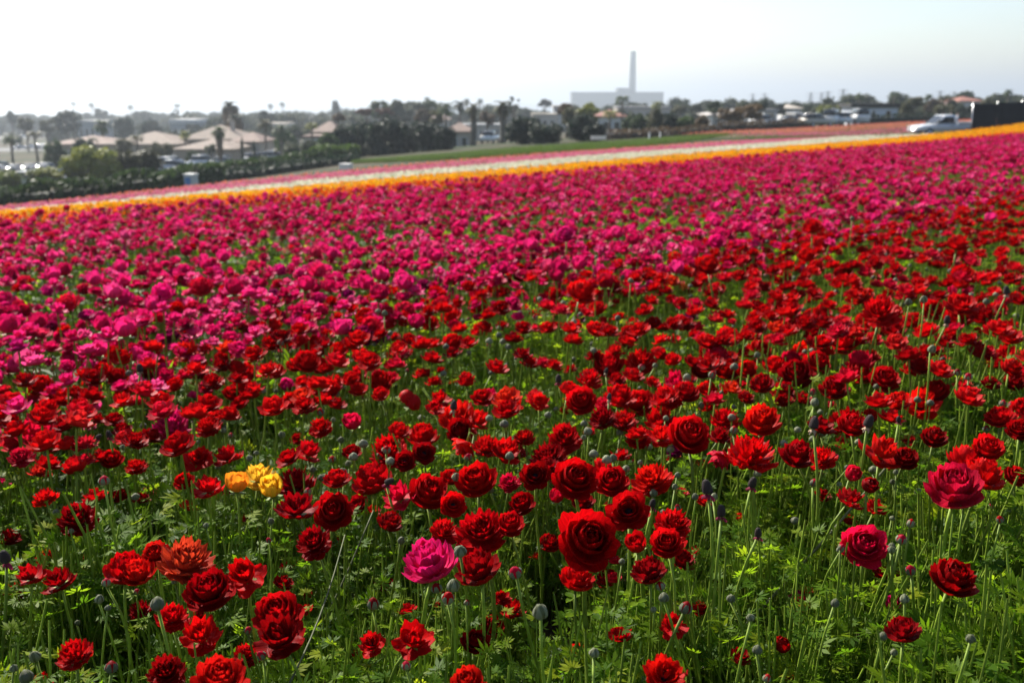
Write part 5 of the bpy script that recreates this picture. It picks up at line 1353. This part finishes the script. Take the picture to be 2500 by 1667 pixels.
# power station
M['concrete'] = plain_material("pale_concrete", (.15, .16, .17), .9, .12, .03)
def power_station():
    Y = 2000.0; A = at_dist(1396, 228, Y); B = at_dist(1620, 228, Y); gz = g1((A.x + B.x) / 2, Y); cx = (A.x + B.x) / 2; w = B.x - A.x; h = A.z - gz
    o = thing("power_station", "hazy grey power station with one very tall chimney stack on the coast", "power station", (cx, Y, gz))
    def part(nm, *boxes):
        b = MB(); b.smooth = False
        for q in boxes: b.box(*q)
        return link(nm, b.mesh(nm, M['concrete']), o)
    hall = part("boiler_hall", (-w / 2, w / 2, 0, 55, -3, h))
    x = lambda px: at_dist(px, 228, Y).x - cx; z = lambda py: at_dist(1500, py, Y).z - gz
    part("upper_block", (x(1508), x(1537), 5, 45, h + .01, z(215))); part("side_block", (x(1530), x(1560), -6, -.02, -3, z(226)))
    part("parapet", (-w / 2 - 1, w / 2 + 1, -1, 56, h + .02, h + 2.2))
    for k in range(9):
        p = MB(); p.smooth = False; xx = -w / 2 + 6 + k * (w - 12) / 9; p.box(xx, xx + w / 16, -.5, .1, h * .35, h * .8); link("wall_panel", p.mesh("wall_panel", M['concrete']), o)
    s = MB(); c = x(1544.5); top = z(125); bot = h + .01
    s.lathe([(7.4, 0), (6.9, (top) * .4), (6.0, top * .8), (5.4, top)], 20, 0, (c, 8, 0)); st = link("chimney_stack", s.mesh("chimney_stack", M['concrete']), o)
    r = MB(); r.lathe([(5.7, top - 4), (5.75, top - 1.2), (5.0, top - 1.1)], 20, 0, (c, 8, 0)); link("rim", r.mesh("rim", M['concrete']), st)
power_station()

# ------------------------------------------------------------------ vehicles
M['paint'] = plain_material("car_paint", (1, 1, 1), .35, .02, 1, coat=1.0, use_color=True)
M['tyre'] = plain_material("tyre", (.02, .02, .02), .85, .2, 20)
M['chrome'] = plain_material("wheel_rim", (.5, .5, .52), .3, .05, 5, metal=.9)
M['lamp'] = plain_material("lamp_glass", (.7, .7, .68), .15, .05, 5)
def profile_solid(prof, y0, y1, taper=0.0, steps=3, crown=.03):
    """extrude a side profile (x, z) across the width, edges rounded in"""
    b = MB(); n = len(prof); ys = [y0, y0 + .10, (y0 + y1) / 2, y1 - .10, y1]; ins = [.05, 0, 0, 0, .05]
    cx = sum(p[0] for p in prof) / n; zc = sum(p[1] for p in prof) / n; zmax = max(p[1] for p in prof)
    vs = []
    for y, i in zip(ys, ins):
        for (x, z) in prof:
            f = (z - min(p[1] for p in prof)) / max(.01, zmax - min(p[1] for p in prof)); yy = y * (1 - taper * f)
            bulge = crown * f * (1 - (2 * (y - y0) / (y1 - y0) - 1) ** 2)
            vs.append((x + (cx - x) * i, yy, z + (zc - z) * i + bulge))
    fs = []
    for j in range(len(ys) - 1):
        for k in range(n):
            k2 = (k + 1) % n; fs.append((j * n + k, j * n + k2, (j + 1) * n + k2, (j + 1) * n + k))
    fs.append(tuple(reversed(range(n)))); fs.append(tuple(range((len(ys) - 1) * n, len(ys) * n)))
    return b.add(vs, fs)
def wheel_parts(parent, xs, ys, rad, wid):
    for x in xs:
        for s in (-1, 1):
            t = MB(); t.tube([(0, -wid / 2, 0), (0, wid / 2, 0)], rad, 16, 0); w = link("wheel", t.mesh("tyre", M['tyre']), parent, (x, s * ys, rad))
            r = MB(); r.tube([(0, s * wid * .5 - .02, 0), (0, s * (wid * .5 + .015), 0)], rad * .62, 12, 0); link("rim", r.mesh("rim", M['chrome']), w)
def make_car(kind):
    root = bpy.data.objects.new("parked_car", None); COL.objects.link(root)
    if kind == 'sedan':
        body = [(-2.2, .35), (-2.25, .62), (-2.1, .9), (-1.2, .96), (.7, .94), (2.0, .78), (2.22, .6), (2.2, .35)]; cab = [(-1.75, .93), (-1.0, 1.42), (.15, 1.44), (1.15, .92)]
    elif kind == 'suv':
        body = [(-2.25, .4), (-2.3, .8), (-2.2, 1.08), (-1.2, 1.1), (.8, 1.08), (2.0, .98), (2.25, .75), (2.2, .4)]; cab = [(-2.15, 1.06), (-1.85, 1.68), (.1, 1.72), (.95, 1.06)]
    else:
        body = [(-2.6, .4), (-2.65, 1.2), (-2.6, 1.35), (0, 1.35), (1.5, 1.25), (2.35, 1.0), (2.5, .7), (2.45, .4)]; cab = [(-2.55, 1.32), (-2.45, 2.1), (.6, 2.12), (1.5, 1.25)]
    link("body", profile_solid(body, -.88, .88).mesh("car_body", M['paint']), root)
    cb = link("cabin", profile_solid(cab, -.76, .76, .12).mesh("car_cabin", M['glass']), root)
    top = [(x * .97, z) for x, z in cab[1:3]]; r = MB(); zt = top[0][1] + .012
    roof = profile_solid([(top[0][0] + .05, zt - .03), (top[0][0], zt), (top[1][0], zt + .01), (top[1][0] - .05, zt - .03)], -.66, .66, 0, crown=.05); link("roof", roof.mesh("car_roof", M['paint']), cb)
    wheel_parts(root, (-1.35, 1.4), .80, .33, .22)
    for s in (-1, 1):
        h = MB(); h.smooth = True; h.box(2.12, 2.235, s * .62 - .16, s * .62 + .16, .62, .76); link("headlight", h.mesh("headlight", M['lamp']), root)
    return root
CARS = {k: make_car(k) for k in ('sedan', 'suv', 'van')}
used_cars = set()
CCOL = dict(white=(.75, .75, .74), silver=(.45, .46, .48), black=(.02, .02, .022), red=(.35, .02, .02), blue=(.03, .06, .18), beige=(.42, .37, .29), grey=(.15, .155, .16))
def car(px, Y, kind, colr, turn, label, group=None):
    x = (px - 1250) / FPX * Y * .99
    o = CARS[kind] if kind not in used_cars else copy_tree(CARS[kind]); used_cars.add(kind)
    o.location = (x, Y, g1(x, Y) + .03); o.rotation_euler = (0, 0, R(turn)); o["label"] = label; o["category"] = "van" if kind == 'van' else "car"
    if group: o["group"] = group
    elif "group" in o: del o["group"]
    for ch in o.children:
        if ch.name.startswith("body"): ch.color = rgb(CCOL[colr])
        for c2 in ch.children:
            if c2.name.startswith("roof"): c2.color = rgb(CCOL[colr])
GA, GB, GC = "cars glinting in the near car park", "cars parked before the arcade", "cars in the far car park"
rc = random.Random(9)
for i, px in enumerate((32, 46, 58, 70, 82, 95, 108, 121)):
    col = ('silver', 'white', 'black', 'silver', 'grey', 'white', 'blue', 'silver')[i]
    car(px, 118 + (i % 3) * 3, ('sedan', 'suv', 'sedan')[i % 3], col, 78 + rc.uniform(-14, 14), "%s %s in the glinting row beside the lawn" % (col, 'car' if i % 3 != 1 else 'high-roofed car'), GA)
car(78, 90, 'sedan', 'white', 12, "white car parked just behind the long dark hedge", None); car(112, 91, 'sedan', 'silver', 8, "silver car behind the hedge next to the white one")
car(8, 128, 'van', 'grey', 30, "grey van at the end of the near car park")
for i, (px, Y, c_, t) in enumerate(((366, 116, 'silver', 20), (392, 112, 'white', 40), (412, 113, 'silver', 35), (432, 114, 'white', 30), (418, 103, 'silver', 160), (508, 136, 'white', 15), (552, 136, 'silver', 15), (356, 106, 'beige', 25))):
    car(px, Y, 'suv' if i % 2 else 'sedan', c_, t, "%s %s parked before the arcaded building" % (c_, 'high-roofed car' if i % 2 else 'car'), GB)
for i, px in enumerate((66, 98, 120, 140, 162, 190, 212, 228, 292, 352, 390, 412)):
    c_ = ('white', 'silver', 'black', 'silver')[i % 4]
    car(px, 500 + 12 * (i % 2), ('sedan', 'suv')[i % 2], c_, 80 + rc.uniform(-10, 10), "%s %s in the far car park behind the long roof" % (c_, 'high-roofed car' if i % 2 else 'car'), GC)
for i, px in enumerate((55, 84, 106, 114, 122, 146, 176)):
    c_ = ('silver', 'white')[i % 2]; car(px, 303 + 5 * (i % 2), 'sedan', c_, 75 + rc.uniform(-15, 15), "%s car glinting between the near palms and the far car park" % c_, "cars in the middle car park")
for i, (px, Y) in enumerate(((632, 146), (650, 147), (668, 147), (695, 148), (612, 188), (655, 190))):
    c_ = ('silver', 'white', 'silver', 'black', 'white', 'silver')[i]; car(px, Y, ('suv', 'sedan')[i % 2], c_, 60 + 9 * i, "%s %s glinting under the slender palms" % (c_, 'car' if i % 2 else 'high-roofed car'), "cars under the slender palms")
car(1198, 140, 'suv', 'white', 75, "white high-roofed car parked between the two shaggy palms")
car(1984, 128, 'suv', 'beige', 25, "beige car at the end of the salmon strip"); car(2021, 132, 'van', 'white', 62, "white van next to the beige car"); car(2054, 134, 'suv', 'white', 55, "white high-roofed car between the van and the box van"); car(2084, 136, 'van', 'white', 85, "white box van beside the hut's dark hedge")
car(1862, 136, 'suv', 'white', 20, "white high-roofed car under the orange-tinged trees"); car(1925, 138, 'sedan', 'black', 30, "black car beside the dark red garage"); car(12, 121, 'suv', 'silver', 70, "silver high-roofed car beside the grey van")

def pickup():
    Y = 84.0; px = 2292; x = (px - 1250) / FPX * Y * .99; gz = g1(x, Y)
    o = thing("pickup_truck", "white pickup truck standing behind the yellow flower strip", "truck", (x, Y, gz), R(180 + 8))
    W = CCOL['white']
    body = profile_solid([(-2.75, .5), (-2.75, 1.0), (-.62, 1.0), (-.60, 1.08), (.95, 1.08), (1.2, 1.06), (2.45, .92), (2.7, .78), (2.75, .5)], -.92, .92, 0, crown=.0)
    link("body", body.mesh("truck_body", M['paint']), o, color=W)
    cab = link("cab", profile_solid([(-.62, 1.07), (-.55, 1.72), (-.35, 1.78), (.45, 1.76), (1.25, 1.07)], -.84, .84, .10).mesh("truck_cab", M['paint']), o, color=W)
    for s in (-1, 1):
        b = MB(); b.smooth = False; yy = s * .852
        b.add([(-.35, yy, 1.12), (.98, yy, 1.12), (.42, yy * .925, 1.62), (-.32, yy * .925, 1.62)], [(0, 1, 2, 3)]); link("side_window", b.mesh("side_window", M['glass']), cab)
    b = MB(); b.smooth = False; b.add([(1.27, -.72, 1.10), (1.27, .72, 1.10), (.55, .66, 1.71), (.55, -.66, 1.71)], [(0, 1, 2, 3)]); link("windscreen", b.mesh("windscreen", M['glass']), cab)
    bed = MB(); bed.smooth = False; bed.box(-2.74, -.7, -.93, -.86, 1.0, 1.22); bed.box(-2.74, -.7, .86, .93, 1.0, 1.22); bed.box(-2.80, -2.74, -.93, .93, .55, 1.22); link("cargo_bed", bed.mesh("cargo_bed", M['paint']), o, color=W)
    wheel_parts(o, (-1.75, 1.75), .82, .38, .25)
    for s in (-1, 1):
        h = MB(); h.box(2.62, 2.76, s * .68 - .14, s * .68 + .14, .70, .86); link("headlight", h.mesh("headlight", M['lamp']), o)
        h = MB(); h.box(.95, 1.1, s * 1.02 - .1, s * 1.02 + .1, 1.15, 1.35); link("mirror", h.mesh("mirror", M['tyre']), o)
        h = MB(); h.box(-.25, -.05, s * .93 - .02, s * .93 + .02, .93, .97); link("door_handle", h.mesh("door_handle", M['tyre']), o)
    h = MB(); h.box(2.72, 2.82, -.9, .9, .45, .58); link("bumper", h.mesh("bumper", M['chrome']), o)
    return o
pickup()

# black cloth screen
M['black_cloth'] = plain_material("black_shade_cloth", (.010, .010, .012), .9, .3, 2)
def screen():
    Y = 80.0; A = at_dist(2379, 250, Y); gz = g1(A.x, Y)
    o = thing("cloth_screen", "tall black shade-cloth screen beside the pickup truck", "screen", (A.x, Y, gz), R(6))
    for k in range(6):
        b = MB(); b.smooth = False; n = 8; x0 = k * 2.02; h = 2.72 + .1 * k
        for j in range(n):
            pass
        vs = []; fs = []
        for j in range(n + 1):
            for m_ in range(5):
                s = j / n; z = (h) * m_ / 4; bul = .05 * math.sin(math.pi * s) * math.sin(math.pi * m_ / 4 + .2) + .015 * math.sin(9 * s + k + m_); vs.append((x0 + s * 2.0, -bul, z - (.05 * math.sin(math.pi * s) if m_ == 4 else 0)))
        off = len(vs); vs += [(v[0], v[1] + .03, v[2]) for v in vs]
        for j in range(n):
            for m_ in range(4):
                q = (j * 5 + m_, (j + 1) * 5 + m_, (j + 1) * 5 + m_ + 1, j * 5 + m_ + 1); fs.append(q); fs.append(tuple(i + off for i in reversed(q)))
        for j in range(n): fs.append((j * 5 + 4, (j + 1) * 5 + 4, (j + 1) * 5 + 4 + off, j * 5 + 4 + off))
        b.add(vs, fs); link("cloth_panel", b.mesh("cloth_panel", M['black_cloth']), o)
    for k in range(7):
        b = MB(); b.tube([(k * 2.02 - .01, .1, -.3), (k * 2.02 - .01, .1, 2.75 + .1 * k)], .04, 8, 0); link("post", b.mesh("post", M['chrome']), o)
    b = MB(); b.smooth = False; b.box(0, 12.1, .06, .14, 0, .06); link("bottom_rail", b.mesh("bottom_rail", M['chrome']), o)
screen()

# small things
M['blue'] = plain_material("blue_plastic", (.10, .20, .42), .5, .1)
def small_box(px, Y, w, h, d, label, side, front, name="utility_cabinet"):
    x = (px - 1250) / FPX * Y * .99; gz = g1(x, Y); o = thing(name, label, "cabinet", (x, Y, gz), R(-25))
    b = MB(); b.smooth = False; b.box(-w / 2, w / 2, 0, d, 0, h); link("body", b.mesh("cabinet_body", M[front]), o, color=WHITE)
    b = MB(); b.smooth = False; b.box(-w / 2 - .03, w / 2 + .03, -.04, d + .03, h + .003, h + .08); link("lid", b.mesh("lid", M['trim']), o)
    b = MB(); b.smooth = False; b.box(-w / 2 + .05, w / 2 - .05, -.02, -.003, .1, h - .08); p = link("door", b.mesh("door", M[side]), o)
    b = MB(); b.smooth = False; b.box(w / 2 - .14, w / 2 - .1, -.05, -.02, h * .5, h * .5 + .12); link("handle", b.mesh("handle", M['chrome']), p)
small_box(458, 46, .42, 1.1, .45, "blue and grey cabinet with a white lid behind the pink strip", 'blue', 'stucco')
small_box(840, 60, .62, .8, .5, "small white cabinet at the end of the dirt track", 'trim', 'trim')
small_box(662, 62, .5, .35, .4, "low white crate by the rough hedge", 'trim', 'trim', "white_crate")
small_box(701, 64, .35, .4, .35, "small white crate further along the rough hedge", 'trim', 'trim', "white_crate")
def board(px, Y, w, h, label):
    x = (px - 1250) / FPX * Y * .99; gz = g1(x, Y); o = thing("white_board", label, "board", (x, Y, gz), R(8))
    b = MB(); b.smooth = False; b.box(-w / 2, w / 2, 0, .04, .35, .35 + h); link("panel", b.mesh("panel", M['trim']), o)
    for s in (-.4, .4):
        b = MB(); b.smooth = False; b.box(s * w - .03, s * w + .03, .045, .1, -.2, .35 + h); link("post", b.mesh("post", M['bark']), o)
board(1459, 84, 1.3, .32, "low white board standing at the edge of the green strip")
for i, (px, Y) in enumerate(((1582, 84), (1608, 86))):
    x = (px - 1250) / FPX * Y * .99; o = thing("marker_post", "short white marker post below the dry bank", "post", (x, Y, g1(x, Y)), 0, "white marker posts")
    b = MB(); b.tube([(0, 0, -.1), (0, 0, .62)], .06, 8, 0); link("post", b.mesh("post", M['trim']), o); b = MB(); b.lathe([(.07, .62), (.075, .68), (.03, .74)], 8, 0); link("cap", b.mesh("cap", M['trim']), o)

# pylons
M['steel'] = plain_material("pylon_steel", (.25, .26, .27), .6, .1, 1, metal=.4)
def pylon_mesh():
    b = MB(); H = 42; leg = lambda z: 4.2 * (1 - z / H) ** 1.2 + .5
    zs = [0, 9, 17, 24, 30, 35, 42]
    c = ((1, 1), (1, -1), (-1, -1), (-1, 1))
    for (sx, sy) in c: b.tube([(sx * leg(z), sy * leg(z), z) for z in zs], .35, 4, 0)
    for i in range(len(zs) - 1):
        for k in range(4):
            a, d = c[k], c[(k + 1) % 4]; b.tube([(a[0] * leg(zs[i]), a[1] * leg(zs[i]), zs[i]), (d[0] * leg(zs[i + 1]), d[1] * leg(zs[i + 1]), zs[i + 1])], .2, 3, 0)
    return b.mesh("lattice_mast", M['steel'], smooth=False)
def arm_mesh():
    b = MB(); b.tube([(-7, 0, 0), (0, 0, .9), (7, 0, 0)], .3, 4, 0); b.tube([(-7, 0, 0), (7, 0, 0)], .22, 4, 0); return b.mesh("cross_arm", M['steel'], smooth=False)
pm_, am_ = pylon_mesh(), arm_mesh()
for px, top, Y in ((2059, 218, 1150), (2022, 223, 1250), (2006, 226, 1350), (1980, 226, 1300), (1867, 228, 1400), (1838, 229, 1450), (2296, 222, 1200), (2330, 224, 1300)):
    P = at_dist(px, top, Y); o = thing("pylon", "faint steel lattice pylon far off against the pale sky", "pylon", (P.x, P.y, P.z - 42), R(20), "far pylons")
    o.location.z = g1(P.x, P.y); k = (P.z - o.location.z) / 42
    link("lattice_mast", pm_, o, scl=(1, 1, k))
    for z in (30, 35, 40): link("cross_arm", am_, o, (0, 0, z * k))

# people behind the truck
M['skin'] = plain_material("skin", (.45, .27, .19), .6, .08); M['hair'] = plain_material("hair", (.03, .02, .015), .7, .2)
def person(px, Y, shirt, trousers, label, turn):
    x = (px - 1250) / FPX * Y * .99
    vs = [(0, 0, .95), (0, 0, 1.2), (0, 0, 1.42), (0, .0, 1.52), (0, -.01, 1.66), (.10, 0, .9), (.11, -.02, .5), (.11, .02, .08), (.11, -.14, .04), (-.10, 0, .9), (-.11, -.01, .5), (-.11, .03, .08), (-.11, -.13, .04),
          (.2, 0, 1.40), (.26, .02, 1.12), (.24, -.10, .88), (.23, -.13, .80), (-.2, 0, 1.40), (-.26, .02, 1.12), (-.24, -.06, .88), (-.23, -.08, .80)]
    ed = [(0, 1), (1, 2), (2, 3), (3, 4), (0, 5), (5, 6), (6, 7), (7, 8), (0, 9), (9, 10), (10, 11), (11, 12), (2, 13), (13, 14), (14, 15), (15, 16), (2, 17), (17, 18), (18, 19), (19, 20)]
    rad = [.15, .14, .15, .055, .10, .095, .065, .045, .04, .095, .065, .045, .04, .06, .045, .035, .04, .06, .045, .035, .04]
    me = bpy.data.meshes.new("body"); me.from_pydata(vs, ed, []); ob = bpy.data.objects.new("body_form", me); COL.objects.link(ob)
    md = ob.modifiers.new("skin", 'SKIN'); ob.modifiers.new("smooth", 'SUBSURF').levels = 1
    if not me.skin_vertices: bm = bmesh.new(); bm.from_mesh(me); bm.verts.layers.skin.verify(); bm.to_mesh(me); bm.free()
    for i, sv in enumerate(me.skin_vertices[0].data): sv.radius = (rad[i], rad[i] * .85); sv.use_root = (i == 0)
    dg = bpy.context.evaluated_depsgraph_get(); m2 = bpy.data.meshes.new_from_object(ob.evaluated_get(dg)); bpy.data.objects.remove(ob)
    m2.materials.clear(); setmat(m2, M['skin'], plain_material("shirt", shirt, .8, .1), plain_material("trousers", trousers, .8, .1))
    for p in m2.polygons:
        z = p.center.z; p.material_index = 0 if z > 1.48 or (z < .92 and abs(p.center.x) > .19) else (1 if z > .96 else 2); p.use_smooth = True
    o = thing("person", label, "person", (x, Y, g1(x, Y)), R(turn), None)
    link("body", m2, o)
    h = MB(); h.lathe([(.085, 1.66), (.112, 1.72), (.10, 1.79), (.05, 1.83), (.01, 1.84)], 12, 0); link("hair", h.mesh("hair", M['hair']), o)
person(2288, 92, (.6, .6, .58), (.05, .06, .1), "person in a white shirt standing behind the truck's cab", 20)
person(2306, 94, (.30, .03, .03), (.04, .04, .05), "person in a red shirt standing behind the truck bed", -30)
person(2322, 93, (.62, .62, .66), (.1, .1, .12), "person in a pale shirt beside the red-shirted one", 60)

# ================================================================== haze
def haze_box():
    m = bpy.data.materials.new("haze"); m.use_nodes = True; nt = m.node_tree; nt.nodes.clear()
    out = nt.nodes.new("ShaderNodeOutputMaterial"); v = nt.nodes.new("ShaderNodeVolumePrincipled")
    v.inputs["Color"].default_value = (.62, .69, .77, 1); v.inputs["Density"].default_value = HAZE; v.inputs["Anisotropy"].default_value = .45
    nt.links.new(v.outputs[0], out.inputs["Volume"])
    b = MB(); b.smooth = False; b.box(-14000, 14000, -3000, 31000, -66, 112); o = link("haze", b.mesh("haze", m)); stuff(o, "pale sea haze filling the air over field and town", "haze")
HAZE = .00038
haze_box()
